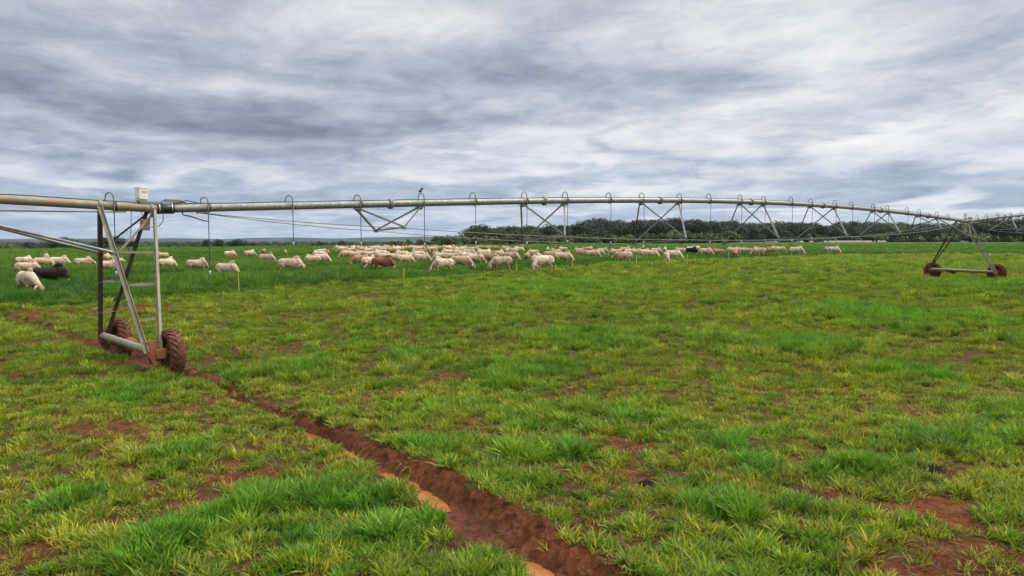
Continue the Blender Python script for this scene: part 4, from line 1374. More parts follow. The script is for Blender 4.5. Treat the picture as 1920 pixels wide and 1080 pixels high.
def cow_parts(pose, yaw=0.0, bull=False, seed=0):
    g = random.Random(seed)
    k = 1.12 if bull else 1.0
    P_ = []
    e = lambda c, r, rot=(0, 0, 0): P_.append(('e', Vector(c), r, rot))
    l = lambda pts, rs: P_.append(('l', [Vector(p) for p in pts], rs))
    dz = 0.0
    # trunk: deep chest, tucked belly, sloping rump
    e((-.64, 0, 1.06), (.34, .28 * k, .31), (0, 8, 0))
    e((-.22, 0, 1.00), (.58, .27 * k, .33), (0, -6, 0))
    e((.18, 0, .95), (.48, .28 * k, .40))
    e((.46, 0, .97), (.33, .23 * k, .42), (0, -12, 0))
    l([(-.80, 0, 1.24), (-.35, 0, 1.27), (.1, 0, 1.27), (.4, 0, 1.30)], (.10, .10, .10, .12))
    # hump and hips
    e((.42, 0, 1.42 + .04 * bull), (.24, .10 * k, .15 + .02 * bull), (0, -10, 0))
    e((.24, 0, 1.34), (.18, .10, .12))
    for s in (-1, 1):
        e((-.56, .19 * s, 1.23), (.10, .05, .05))
        e((-.80, .13 * s, 1.02), (.19, .12, .27), (0, 12, 0))
        e((-.86, .09 * s, 1.16), (.10, .08, .09))
    # tail
    l([(-.92, 0, 1.22), (-1.00, .01, 1.10), (-1.01, .02, .75), (-.99, .02, .50)], (.045, .038, .030, .030))
    e((-.985, .02, .42), (.042, .042, .12))
    # hind legs
    for s in (-1, 1):
        f = g.uniform(-.10, .14) * s
        l([(-.68, .15 * s, .88), (-.60 + f * .4, .16 * s, .70), (-.84 + f, .15 * s, .47), (-.79 + f, .15 * s, .14), (-.74 + f, .15 * s, .04)], (.17, .115, .062, .046, .058))
    for s in (-1, 1):
        f = g.uniform(-.12, .12) * s
        l([(.42, .15 * s, .95), (.40 + f * .3, .16 * s, .70), (.43 + f * .8, .15 * s, .42), (.42 + f, .15 * s, .13), (.45 + f, .15 * s, .04)], (.16, .098, .056, .043, .056))
    # neck and head
    c_, s_ = math.cos(R(yaw)), math.sin(R(yaw))
    def tr(x, y, z, px=.55):
        dx_ = x - px
        return Vector((px + dx_ * c_ - y * s_, dx_ * s_ + y * c_, z))
    if pose == 'graze':
        nk = [(.48, 0, 1.10), (.68, 0, .93), (.86, 0, .74), (.97, 0, .63)]
        poll, muz, drop = (1.01, 0, .62), (1.17, 0, .24), 0
    elif pose == 'low':
        nk = [(.48, 0, 1.12), (.70, 0, 1.04), (.90, 0, .94), (1.02, 0, .88)]
        poll, muz, drop = (1.06, 0, .89), (1.30, 0, .56), 0
    else:
        nk = [(.48, 0, 1.15), (.72, 0, 1.28), (.92, 0, 1.42), (1.02, 0, 1.48)]
        poll, muz, drop = (1.06, 0, 1.50), (1.42, 0, 1.26), 0
    l([tr(*q) for q in nk], (.29, .23, .175, .14))
    l([tr(q[0], 0, q[2] - .12) for q in nk[:3]], (.20, .13, .08))
    a, b_ = Vector(poll), Vector(muz)
    hd = (b_ - a)
    l([tr(*a), tr(*(a + hd * .35)), tr(*(a + hd * .75)), tr(*b_)], (.125, .115, .085, .070))
    e(tr(*(a + hd * .45 + Vector((-.05, 0, -.05)))), (.09, .085, .09))
    side = Vector((0, 1, 0))
    for s in (-1, 1):
        q = a + Vector((-.02, .10 * s, .0))
        l([tr(*q), tr(*(q + Vector((-.05, .12 * s, -.07)))), tr(*(q + Vector((-.03, .20 * s, -.16))))], (.035, .048, .026))
        if pose != 'x':
            q = a + Vector((-.07, .075 * s, .07))
            l([tr(*q), tr(*(q + Vector((-.09, .06 * s, .07))))], (.032, .020))
    # dewlap
    l([tr(q[0] - .03, 0, q[2] - .26) for q in nk[:2]] , (.09, .045))
    e((.52, 0, .72), (.13, .05, .16))
    if bull:
        e((.6, 0, 1.12), (.28, .22, .26)); e((-.15, 0, .68), (.12, .05, .10))
    return P_
EXTRA = {}
def extra_parts(nm, pose, yaw):
    b = MB()
    ell(b, (-.990, .02, .40), .055, .055, .15, None, 10, 8)
    ell(b, (-1.0, .02, .60), .040, .040, .14, None, 10, 8)
    c_, s_ = math.cos(R(yaw)), math.sin(R(yaw))
    muz, dr = {'graze': ((1.17, 0, .24), (.16, 0, -.38)), 'low': ((1.30, 0, .56), (.24, 0, -.33)), 'up': ((1.42, 0, 1.26), (.36, 0, -.24))}[pose]
    dr = Vector(dr).normalized()
    def tr(p): return Vector((.55 + (p.x - .55) * c_ - p.y * s_, (p.x - .55) * s_ + p.y * c_, p.z))
    m_ = MB(); q = Vector(muz)
    m_.path([tr(q - dr * .01), tr(q + dr * .05), tr(q + dr * .085)], [.076, .072, .045], 10)
    out = []
    for n2, bb, mt in (('tail_switch', b, M['tail_hair']), ('muzzle', m_, M['muzzle'])):
        me = bpy.data.meshes.new(n2); me.from_pydata(bb.v, [], bb.f); me.polygons.foreach_set('use_smooth', [True] * len(me.polygons)); me.materials.append(mt)
        out.append((n2, me))
    for sg in (-1, 1):
        a = Vector(muz) - dr * {'graze': .42, 'low': .40, 'up': .42}[pose]
        q = a + Vector((-.02, .10 * sg, .0))
        e_ = MB(); pts = [tr(q), tr(q + Vector((-.04, .12 * sg, -.05))), tr(q + Vector((-.02, .23 * sg, -.15))), tr(q + Vector((.0, .27 * sg, -.22)))]
        e_.path(pts, [.03, .062, .050, .012], 8)
        me = bpy.data.meshes.new('ear'); me.from_pydata(e_.v, [], e_.f); me.polygons.foreach_set('use_smooth', [True] * len(me.polygons)); me.materials.append(M['ear'])
        out.append(('ear', me))
    EXTRA[nm] = out
def lying_parts(yaw=0.0):
    P_ = []
    for kind, *rest in cow_parts('low', yaw, False, 3):
        if kind == 'e':
            c, r, rot = rest
            P_.append(('e', c + Vector((0, 0, -.52)), (r[0], r[1] * 1.12, r[2]), rot))
        else:
            pts, rs = rest
            if pts[-1].z < .1:
                P_.append(('l', [Vector((p.x, p.y * 1.6, max(.09, p.z - .52))) for p in pts[:3]] , rs[:3]))
            else:
                P_.append(('l', [Vector((p.x, p.y, max(.12, p.z - .52))) for p in pts], rs))
    return P_
COWS_ME = {}
for nm, pose, yaw, bull, sd in (('g0', 'graze', 0, False, 1), ('g1', 'graze', 32, False, 2), ('g2', 'graze', -32, False, 5), ('l0', 'low', 12, False, 4), ('l1', 'low', -50, False, 8), ('u0', 'up', 15, False, 6), ('b0', 'graze', 5, True, 7)):
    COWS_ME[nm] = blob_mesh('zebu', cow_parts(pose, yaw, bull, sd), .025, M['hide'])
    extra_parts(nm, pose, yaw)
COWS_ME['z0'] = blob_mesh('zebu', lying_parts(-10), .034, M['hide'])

CREAM = (.57, .44, .315); WHITE = (.66, .56, .44); PALE = (.60, .49, .37); TAN = (.42, .25, .135); RUST = (.23, .075, .025); BROWN = (.21, .085, .038)
DARK = (.022, .013, .010); BLACK = (.007, .007, .009); GREY = (.44, .36, .28); PINK = (.56, .42, .30)
CN = {CREAM: 'cream', WHITE: 'white', PALE: 'off-white', TAN: 'tan', RUST: 'rust brown', BROWN: 'dark brown', DARK: 'blackish brown', BLACK: 'black', GREY: 'greyish', PINK: 'pinkish cream'}
# px, visible bottom, heading in the picture (0 = to the right, 90 = away, 180 = left, 270 = towards us), pose, colour, scale, label
HERD = [
 (47, 495, 15, 'g0', WHITE, 1.0, 'white zebu cow at the far left edge of the herd, walking right'),
 (82, 498, 10, 'g2', CREAM, 1.0, 'cream cow, left one of the overlapping pair beyond the dark bull'),
 (113, 497, -8, 'g0', WHITE, 1.0, 'white zebu cow grazing with nose low, right one of the pair beyond the dark bull'),
 (87, 485, 80, 'g0', CREAM, .9, 'small-looking cream cow whose back shows above the pair beyond the dark bull'),
 (158, 498, 15, 'l0', CREAM, .95, 'lone cream cow with hump showing, between the left pair and the near tower'),
 (53, 511, -10, 'g0', CREAM, 1.0, 'cream cow grazing directly behind the dark bull, dark tail tip'),
 (52, 542, 285, 'g1', PALE, 1.1, 'off-white cow facing the camera with head in the grass beside the dark bull'),
 (96, 529, -3, 'b0', DARK, 1.12, 'blackish brown bull grazing to the right, darkest animal at the left'),
 (205, 506, -5, 'u0', PALE, 1.0, 'off-white cow seen side-on between the legs of the near tower'),
 (201, 489, 80, 'l1', CREAM, 1.0, 'cream cow seen from behind with dark tail, between the legs of the near tower'),
 (303, 484, 172, 'g0', CREAM, .95, 'cream cow grazing to the left just right of the near tower'),
 (314, 502, 40, 'g2', PALE, 1.0, 'off-white cow with dark-tipped tail, nearest one right of the near tower'),
 (371, 504, 8, 'g1', CREAM, 1.0, 'cream cow grazing left of the long hanging sprinkler hose'),
 (427, 515, -35, 'g0', PALE, 1.05, 'off-white cow with head down right beside the leftmost yellow fence post'),
 (432, 480, 5, 'g0', WHITE, .95, 'white cow directly behind the lying rust brown one'),
 (434, 485, 0, 'z0', RUST, 1.0, 'rust brown cow lying in the grass in front of a white one'),
 (469, 480, 25, 'g0', CREAM, 1.0, 'cream cow right of the lying rust brown one'),
 (495, 475, 85, 'g0', TAN, .95, 'tan cow seen from behind above the grey cow left of the second hose'),
 (501, 490, -12, 'g0', GREY, 1.0, 'greyish cow with head down, left of the big brown-flanked cow'),
 (535, 479, 88, 'g0', TAN, .95, 'small lone tan cow seen from behind below the second hanging hose'),
 (546, 508, -4, 'l1', CREAM, 1.12, 'large cream cow with brown flanks, nearest of the left part of the herd'),
 (585, 493, 178, 'g2', CREAM, .95, 'cream and tan cow just right of the large brown-flanked one'),
 (604, 490, -5, 'g0', PALE, 1.0, 'off-white cow with head down at the right end of the small left cluster'),
 (597, 482, 170, 'g0', WHITE, .95, 'white cow in the middle of the small left cluster'),
 (604, 476, 10, 'g1', CREAM, .95, 'cream cow at the back of the small left cluster'),
 (615, 479, 88, 'g0', TAN, 1.0, 'tan cow seen from behind, topmost in the small left cluster'),
 (675, 494, 190, 'g0', TAN, 1.05, 'tan cow facing left, left neighbour of the brown-rumped cow'),
 (693, 500, 55, 'g2', PALE, 1.05, 'off-white cow half hidden behind the rump of the brown-rumped cow'),
 (719, 504, -8, 'g0', BROWN, 1.1, 'brown-rumped cow grazing right, nearest animal left of the second yellow post'),
 (761, 493, 25, 'g2', CREAM, 1.05, 'cream cow above the second yellow post, seen from behind and the side'),
 (793, 490, -10, 'g0', CREAM, 1.0, 'cream cow with dark tail and head down under the perched bird'),
 (830, 505, 205, 'g2', PALE, 1.05, 'off-white cow with its head turned down to the left, nearest in the centre'),
 (866, 501, -8, 'g0', CREAM, 1.1, 'long cream cow grazing right beside the off-white one in the centre'),
 (918, 491, 0, 'g0', TAN, 1.1, 'plain tan cow standing behind the cream one left of the third yellow post'),
 (939, 502, 195, 'g0', CREAM, 1.05, 'cream cow grazing left in front of the tan cow'),
 (960, 487, -28, 'g0', PALE, 1.05, 'off-white cow reaching down above the third yellow post'),
 (989, 487, 80, 'g0', TAN, .95, 'tan cow seen from behind right of the third yellow post'),
 (999, 478, 190, 'g1', CREAM, .9, 'small cream cow behind the tan one right of the third yellow post'),
 (1003, 494, 255, 'g1', WHITE, 1.0, 'white cow facing the camera, left neighbour of the nearest standing cow'),
 (1018, 506, 215, 'g1', WHITE, 1.12, 'white cow with all legs showing, nearest between the third and fourth posts'),
 (1058, 489, -5, 'g0', CREAM, 1.05, 'cream cow grazing right with its head above the fourth yellow post'),
 (1033, 483, 0, 'g2', CREAM, .98, 'cream cow overlapped by the one whose head is above the fourth post'),
 (1027, 472, 85, 'g0', PALE, .95, 'off-white cow seen from behind between the third and fourth posts, far back'),
 (1055, 471, 178, 'g0', CREAM, .98, 'cream cow standing alone at the back above the fourth post'),
 (1092, 480, 0, 'g0', TAN, 1.0, 'cream-tan cow with shaded legs, left of the low grey-backed one'),
 (1112, 482, -4, 'g0', CREAM, 1.0, 'cream cow grazing low in the group right of the fourth post'),
 (1098, 471, 175, 'g0', TAN, .98, 'tan-backed cow at the back of the group right of the fourth post'),
 (1106, 470, 40, 'g0', CREAM, .95, 'cream cow at the back right of the tan-backed one'),
 (1084, 474, 190, 'g0', CREAM, .98, 'cream cow at the left end of the group right of the fourth post'),
 (1122, 478, -5, 'g0', PALE, .98, 'off-white cow in the middle of the group right of the fourth post'),
 (1131, 474, 0, 'g0', CREAM, .98, 'cream cow with outstretched neck at the right end of that group'),
 (1152, 477, 178, 'g0', CREAM, .95, 'cream cow at the left end of the group above the fifth post'),
 (1167, 491, 178, 'l1', CREAM, 1.08, 'cream cow with dark belly shadow beside the grey rod left of the fifth post'),
 (1163, 476, 85, 'g0', TAN, .98, 'tan cow seen from behind above the one beside the grey rod'),
 (1173, 474, 0, 'g0', CREAM, 1.05, 'cream humped cow at the back left of the fifth post'),
 (1183, 478, -5, 'g2', PALE, 1.0, 'off-white cow behind the top of the fifth post'),
 (1193, 479, 5, 'g0', CREAM, 1.0, 'cream cow whose belly meets the top of the fifth post'),
 (1206, 468, 88, 'g0', PALE, 1.0, 'off-white cow, highest back in the group above the fifth post'),
 (1208, 479, 5, 'g0', CREAM, 1.0, 'cream cow just right of the fifth post'),
 (1222, 482, -10, 'g0', CREAM, 1.0, 'cream cow with dark rear, between the fifth post and the oval-faced one'),
 (1231, 475, 0, 'g0', CREAM, 1.0, 'cream dark-tailed cow behind, left of the oval-faced one'),
 (1247, 472, 88, 'g0', WHITE, 1.0, 'white cow seen from behind above the oval-faced one'),
 (1250, 487, 265, 'g1', WHITE, 1.05, 'white oval-faced cow looking at the camera, nearest left of the black one'),
 (1264, 483, 0, 'g0', WHITE, 1.02, 'white cow right beside the oval-faced one'),
 (1274, 475, 175, 'g0', CREAM, 1.05, 'cream cow just left of the black one'),
 (1297, 475, -2, 'g0', BLACK, 1.05, 'jet black cow standing low among pale ones'),
 (1296, 470, 3, 'g0', WHITE, 1.0, 'white cow whose back shows over the black one'),
 (1308, 469, 60, 'g0', PALE, 1.0, 'off-white cow raising its rump over the right end of the black one'),
 (1324, 479, 0, 'g0', CREAM, 1.08, 'cream cow standing broadside right of the black one'),
 (1345, 477, 178, 'g0', TAN, .98, 'tan-brown cow standing against the rear of the broadside cream one'),
 (1372, 474, 178, 'g0', CREAM, 1.02, 'cream cow on the left above the seventh post'),
 (1378, 480, 80, 'g0', TAN, 1.0, 'tan cow seen from behind above the seventh post'),
 (1386, 473, 178, 'g0', WHITE, 1.0, 'white cow right of the seventh post, far back'),
 (1399, 474, 175, 'g0', CREAM, 1.0, 'cream cow between the seventh and eighth posts'),
 (1422, 478, 178, 'g0', CREAM, 1.1, 'cream cow standing over the eighth post, facing left'),
 (1444, 474, 178, 'g0', TAN, 1.0, 'tan cow with dark rear right of the eighth post'),
 (1453, 471, 178, 'g0', CREAM, 1.0, 'cream cow at the back right of the eighth post'),
 (1464, 472, 5, 'g0', CREAM, 1.0, 'cream cow at the right end of the trio right of the eighth post'),
 (1494, 477, -6, 'g0', PALE, 1.12, 'off-white dark-tailed cow grazing alone at the right of the herd'),
 (1549, 473, 85, 'g0', GREY, 1.0, 'greyish cow seen from behind, left of the rightmost pair'),
 (1564, 474, 3, 'g0', PALE, 1.05, 'off-white cow with brown shoulder, rightmost of the herd'),
]
# denser back rows of the herd, each still its own animal
SEG = [
 ('under the third hose', [(641, 472, 178, WHITE), (656, 474, 175, CREAM), (668, 475, 5, TAN), (662, 468, 60, WHITE)]),
 ('left of the wood post row behind the tan cow', [(649, 482, 185, CREAM), (664, 483, 20, CREAM), (679, 481, 5, PINK)]),
 ('at the back left of the first truss', [(689, 475, 178, WHITE), (698, 469, 5, CREAM), (705, 467, 75, TAN), (703, 471, 10, PALE)]),
 ('in the row behind the brown-rumped cow', [(697, 484, 5, CREAM), (712, 482, 185, WHITE), (722, 486, 8, PALE), (738, 488, 3, CREAM)]),
 ('at the back directly below the first truss', [(717, 472, 185, CREAM), (732, 473, 60, TAN), (724, 465, 178, WHITE), (738, 467, 80, CREAM)]),
 ('at the back left of the perched bird', [(749, 470, 178, WHITE), (757, 466, 5, RUST), (766, 469, 10, CREAM), (774, 467, 178, PINK)]),
 ('at the back beneath the perched bird', [(784, 471, 178, WHITE), (791, 467, 10, CREAM), (797, 473, 5, TAN), (789, 478, 178, TAN), (802, 469, 80, PALE)]),
 ('at the back left of the centre', [(811, 471, 5, WHITE), (820, 469, 178, CREAM), (830, 469, 5, TAN), (843, 470, 75, PALE), (852, 470, 5, CREAM)]),
 ('in the row behind the off-white centre cow', [(815, 486, 100, TAN), (826, 488, 178, PALE), (838, 478, 178, WHITE), (851, 480, 8, CREAM), (862, 481, 3, PALE)]),
 ('behind the long cream centre cow', [(880, 478, 0, GREY), (872, 484, 8, PINK), (882, 489, -5, CREAM), (893, 493, -5, CREAM)]),
 ('at the back right of the centre', [(870, 470, 5, WHITE), (888, 473, -5, CREAM), (897, 467, 10, PINK), (905, 469, 178, TAN)]),
 ('at the back above the plain tan cow', [(917, 477, 265, WHITE), (916, 468, 5, CREAM), (927, 469, 178, TAN), (934, 483, 10, CREAM)]),
 ('above the third yellow post at the back', [(947, 469, 185, PALE), (951, 475, 80, WHITE), (961, 475, 178, CREAM), (968, 471, 60, TAN), (974, 472, -5, WHITE)]),
 ('in the middle between third and fourth posts', [(1040, 477, 178, CREAM), (1046, 481, 120, PINK)]),
]
SEG += [
 ('in the far back row under the third hose', [(635, 469, 178, PALE), (648, 468, 5, TAN), (674, 469, 178, CREAM), (683, 471, 10, WHITE)]),
 ('in the far back row below the first truss', [(712, 470, 175, PALE), (728, 469, 5, CREAM), (743, 471, 178, WHITE)]),
 ('in the far back row under the bird', [(779, 469, 8, CREAM), (806, 471, 178, WHITE), (815, 467, 5, TAN)]),
 ('in the far back row left of the fourth hose', [(836, 468, 178, WHITE), (847, 467, 5, CREAM), (858, 473, 178, PALE)]),
 ('in the middle row above the second yellow post', [(752, 483, 178, PALE), (770, 486, 5, CREAM), (783, 483, 178, WHITE)]),
 ('in the middle row behind the centre pair', [(848, 488, 5, CREAM), (858, 476, 178, TAN), (905, 481, 178, WHITE)]),
]
ORD = ['first', 'second', 'third', 'fourth', 'fifth', 'sixth']
for where, lst in SEG:
    byx = sorted(lst)
    for q in lst:
        pxx, yb, hd, cc = q
        if sum(1 for z in lst if z[3] == cc) == 1:
            lab = '%s zebu cow %s' % (CN[cc], where)
        else:
            lab = '%s cow %s, %s from the left' % (CN[cc], where, ORD[byx.index(q)])
        HERD.append((pxx, yb, hd, random.choice(['g0', 'g0', 'g1', 'g2', 'l0']), cc, random.uniform(.96, 1.06), lab))
def add_cow(pxx, yb, hd, pose, colr, sc, lab, lift=None, group='zebu cattle grazing in the lush strip'):
    if lift is None: lift = {1018: .22, 1167: .3, 866: .36, 939: .38, 719: .38, 546: .4, 1324: .33, 1494: .33, 1564: .33, 1422: .36, 434: .28, 1297: .46}.get(pxx, .47)
    gx, gy = ground_at(pxx, yb, lift)
    az_ = math.atan2(gx, gy)
    o = bpy.data.objects.new('cow' if pose != 'b0' else 'bull', COWS_ME[pose])
    COL.objects.link(o)
    zz = HS(gx, gy)
    o.location = (gx, gy, zz - .02)
    o.rotation_euler = (0, 0, R(hd + random.uniform(-5, 5)) - az_)
    s_ = sc * random.uniform(.97, 1.03)
    o.scale = (s_, s_, s_)
    if pose in EXTRA:
        for nm, m_ in EXTRA[pose]:
            c_o = bpy.data.objects.new(nm, m_); COL.objects.link(c_o); c_o.parent = o
    j = random.uniform(.82, 1.02)
    o.color = (colr[0] * j, colr[1] * j, colr[2] * j, 1)
    tag(o, lab, 'cow' if pose != 'b0' else 'bull', group)
    return o
for h_ in HERD:
    add_cow(*h_)
# cattle far off along the wood
def far_cow(pxx, yb, hd, lab):
    d = ray(pxx, yb)
    gy = 455.0; gx = d.x / d.y * gy
    o = bpy.data.objects.new('cow', COWS_ME[random.choice(['g0', 'g1', 'l0'])])
    COL.objects.link(o)
    o.location = (gx, gy, HS(gx, gy) - .1)
    o.rotation_euler = (0, 0, R(hd) - math.atan2(gx, gy)); o.scale = (1.1,) * 3
    o.color = (.80, .72, .64, 1)
    tag(o, lab, 'cow', 'tiny white cattle far off in front of the wood')
far_cow(1503, 455, 178, 'tiny white cow far off by the wood, leftmost and standing apart')
far_cow(1521, 455, 5, 'tiny white cow far off by the wood, second from the left and standing apart')
FARX = [1548, 1557, 1563, 1569, 1575, 1581, 1587, 1594, 1600, 1606, 1612, 1619, 1626, 1632, 1640, 1649, 1657]
ORD2 = ['first', 'second', 'third', 'fourth', 'fifth', 'sixth', 'seventh', 'eighth', 'ninth', 'tenth', 'eleventh', 'twelfth', 'thirteenth', 'fourteenth', 'fifteenth', 'sixteenth', 'last']
for i, x_ in enumerate(FARX):
    where = ('leftmost in the row of tiny cattle by the wood' if i == 0 else 'rightmost in the row of tiny cattle by the wood' if i == len(FARX) - 1 else None)
    far_cow(x_, 455, random.choice([0, 180, 10, 170, 90]), 'tiny white cow ' + where if where else 'tiny white cow by the wood, %s from the left in the close distant row' % ORD2[i])

# ------------------------------------------------------------------ fence posts
POSTS = [(180, 492, .8, 'y', 'thin yellow rod standing in the grass left of the near tower legs'),
         (448, 549, 1.12, 'y', 'yellow notched fence post, nearest one, right of the long hose'),
         (757, 531, 1.08, 'y', 'yellow fence post below the first truss, second from the left'),
         (969, 514, 1.12, 'y', 'yellow fence post third from the left, under the second truss'),
         (1073, 507, 1.05, 'y', 'yellow fence post fourth from the left, right of the second truss'),
         (1193, 502, 1.30, 'w', 'pale straight fence post below the third truss, fifth in the row'),
         (1289, 495, 1.15, 'y', 'yellowish fence post in front of the black cow'),
         (1366, 489, 1.25, 'w', 'pale fence post, the seventh, right of the tan-brown cow'),
         (1423, 485, 1.15, 'w', 'pale thin post under the cream cow facing left, the eighth'),
         (1582, 476, 1.1, 'w', 'pale short post right of the rightmost cattle, first of the far posts'),
         (1601, 477, 1.3, 'w', 'pale thicker post at the left end of the bare red track'),
         (1642, 473, 1.1, 'w', 'thin pale post behind the bare red track'),
         (1664, 476, 1.35, 'w', 'thickest pale post, in the middle of the bare red track'),
         (1691, 474, 1.2, 'w', 'pale post at the right end of the bare red track'),
         (1717, 473, 1.1, 'w', 'thin pale post left of the far tower wheels'),
         (1744, 472, 1.1, 'w', 'thin pale post above the left wheel of the far tower')]
for pxx, yb, hh, kind, lab in POSTS:
    gx, gy = ground_at(pxx, yb)
    z0 = H1(gx, gy)
    r_ = (.030 if kind == 'y' else .045) * (1 + .25 * (gy > 100))
    b = MB()
    ln = Vector((random.uniform(-.03, .03), random.uniform(-.03, .03), 0))
    pts = [Vector((gx, gy, z0 - .1)) + ln * t_ + ZUP * (hh + .1) * t_ for t_ in (0, .25, .5, .75, 1)]
    b.path(pts, [r_, r_ * .95, r_, r_ * .93, r_ * .85], 8)
    if kind == 'y':
        for t_ in (.35, .55, .75, .93):
            q = pts[0].lerp(pts[-1], t_)
            b.lathe(q, ZUP, [(-.025, r_), (-.02, r_ * 1.5), (.02, r_ * 1.5), (.025, r_)], 8)
    o = b.build('fence_post', M['post_yellow'] if kind == 'y' else M['post_wood'], None, (gx, gy, z0))
    tag(o, lab, 'fence post', 'posts of the electric fence')
# thin grey rod and black battery by the fifth post
gx, gy = ground_at(1178, 502)
b = MB().path([Vector((gx, gy, H1(gx, gy))), Vector((gx + .02, gy, H1(gx, gy) + 1.15))], .022, 6)
tag(b.build('earth_rod', M['dark_metal'], None, (gx, gy, H1(gx, gy))), 'thin dark rod beside the cream cow left of the fifth post', 'rod')
gx, gy = ground_at(1174, 503)
b = MB().box(Vector((gx, gy, H1(gx, gy) + .12)), (1, 0, 0), (0, 1, 0), ZUP, .22, .12, .14, .03)
b.tube((gx - .1, gy, H1(gx, gy) + .25), (gx - .1, gy, H1(gx, gy) + .31), .02, 8)
b.tube((gx + .1, gy, H1(gx, gy) + .25), (gx + .1, gy, H1(gx, gy) + .31), .02, 8)
tag(b.build('battery', M['rubber'], None, (gx, gy, H1(gx, gy))), 'low black battery box in the grass at the foot of the dark rod', 'battery')
# white water trough on the far edge of the field
d = ray(978, 461.5); gy = 318.0; gx = d.x / d.y * gy; z0 = HS(gx, gy)
b = MB()
b.lathe((gx, gy, z0 + .3), ZUP, [(-.3, .1), (-.3, .8), (.35, .95), (.38, .95), (.38, .85), (.0, .75), (.0, .05)], 20)
tag(b.build('water_trough', M['white_far'], None, (gx, gy, z0)), 'small white round trough on the far edge of the green field', 'trough')
# dung pats
def pat(pxx, pyy, r_, lab):
    gx, gy = ground_at(pxx, pyy)
    vs, fs = [], []
    n = 22
    rings = [(1.0, .0), (.95, .03), (.75, .055), (.5, .05), (.3, .062), (.05, .05)]
    z0 = H1(gx, gy)
    for k, (rr_, zz) in enumerate(rings):
        for j in range(n):
            an = 2 * math.pi * j / n
            q = r_ * rr_ * (1 + .16 * math.sin(3 * an + k) + .08 * math.sin(7 * an + 2 * k))
            vs.append(Vector((gx + q * math.cos(an), gy + q * .9 * math.sin(an), z0 + zz * (1 + .3 * math.sin(5 * an)) - .005)))
    for i in range(len(rings) - 1):
        for j in range(n):
            fs.append([i * n + j, i * n + (j + 1) % n, (i + 1) * n + (j + 1) % n, (i + 1) * n + j])
    b = MB(); b._add(vs, fs, True)
    tag(b.build('dung_pat', M['dung'], None, (gx, gy, z0)), lab, 'dung')
pat(1215, 906, .13, 'dark cow pat on bare soil in the right foreground')
pat(1752, 880, .17, 'dark cow pat beside the big star-shaped tuft at the right')

# ------------------------------------------------------------------ trees
ml, t = new_mat('tree_leaves')
at = t.n('ShaderNodeAttribute', attribute_type='GEOMETRY', attribute_name='leaf')
oi = t.n('ShaderNodeObjectInfo')
rv = t.ramp(oi.outputs['Random'], [(0, (.6, .7, .7)), (.5, (1, 1, 1)), (.8, (1.5, 1.4, 1.0)), (1, (2.3, 1.9, 1.1))])
c = t.mix(1.0, at.outputs['Color'], rv, 'MULTIPLY')
o_ = t.n('ShaderNodeOutputMaterial')
d_ = t.n('ShaderNodeBsdfPrincipled'); t.l(c, d_.inputs['Base Color']); d_.inputs['Roughness'].default_value = .6
d_.inputs['Specular IOR Level'].default_value = .25
tr_ = t.n('ShaderNodeBsdfTranslucent'); t.l(c, tr_.inputs['Color'])
mx = t.n('ShaderNodeMixShader'); mx.inputs[0].default_value = .2
t.l(d_.outputs[0], mx.inputs[1]); t.l(tr_.outputs[0], mx.inputs[2]); t.l(mx.outputs[0], o_.inputs[0])
M['leaves'] = ml
def crown_mesh(seed, w_, h, base, lobes, per, leaf, col, flat=.8):
    g = np.random.default_rng(seed)
    V, C = [], []
    L = []
    for i in range(lobes):
        a = g.uniform(0, 2 * np.pi); rr_ = w_ * .36 * np.sqrt(g.uniform(0, 1))
        zz = base + (h - base) * g.uniform(.30, .86)
        fall = 1 - .45 * (rr_ / (w_ * .36)) ** 2
        zz = base + (zz - base) * fall
        rad = w_ * g.uniform(.13, .22)
        L.append((rr_ * np.cos(a), rr_ * np.sin(a), zz, rad))
    for (x, y, z, rad) in L:
        n = int(per * (rad / (w_ * .18)) ** 2)
        u = g.normal(0, 1, (n, 3)); u /= np.linalg.norm(u, axis=1)[:, None]
        r_ = rad * g.uniform(.70, 1.08, n)[:, None]
        p = np.array([x, y, z]) + u * r_ * np.array([1, 1, flat])
        nn = u + g.normal(0, .5, (n, 3)) + np.array([0, 0, .5]); nn /= np.linalg.norm(nn, axis=1)[:, None]
        t1 = np.cross(nn, g.normal(0, 1, (n, 3))); t1 /= np.linalg.norm(t1, axis=1)[:, None]
        t2 = np.cross(nn, t1)
        s_ = leaf * g.uniform(.6, 1.3, n)[:, None]
        q = np.stack([p - t1 * s_, p + t2 * s_ * .6, p + t1 * s_, p - t2 * s_ * .6], 1)
        V.append(q.reshape(-1, 3))
        lob = g.uniform(.75, 1.3)
        k = (g.uniform(.7, 1.35, n) * lob)[:, None]
        cc = np.array(col)[None] * k
        C.append(np.repeat(np.concatenate([cc, np.ones((n, 1))], 1), 4, 0))
    V = np.concatenate(V); C = np.concatenate(C).astype(np.float32)
    F = np.arange(len(V), dtype=np.int32)
    me = np_mesh('crown', V, F, 4, M['leaves'])
    a = me.attributes.new('leaf', 'FLOAT_COLOR', 'POINT'); a.data.foreach_set('color', C.ravel())
    return me, L
def trunk_mesh(seed, h, base, L):
    g = random.Random(seed)
    b = MB()
    r0 = h * .028
    b.path([(0, 0, -.6), (g.uniform(-.1, .1), 0, base * .5), (g.uniform(-.2, .2), g.uniform(-.2, .2), base * 1.05)], [r0 * 1.3, r0, r0 * .85], 8)
    for x, y, z, rad in L[:9]:
        b.path([(0, 0, base * .8), (x * .45, y * .45, base + (z - base) * .55), (x, y, z)], [r0 * .6, r0 * .4, r0 * .15], 6)
    me = bpy.data.meshes.new('trunk')
    me.from_pydata(b.v, [], b.f); me.materials.append(M['bark'])
    return me
DG = (.018, .030, .011); MG = (.026, .046, .013); LG = (.046, .078, .018)
TP = []
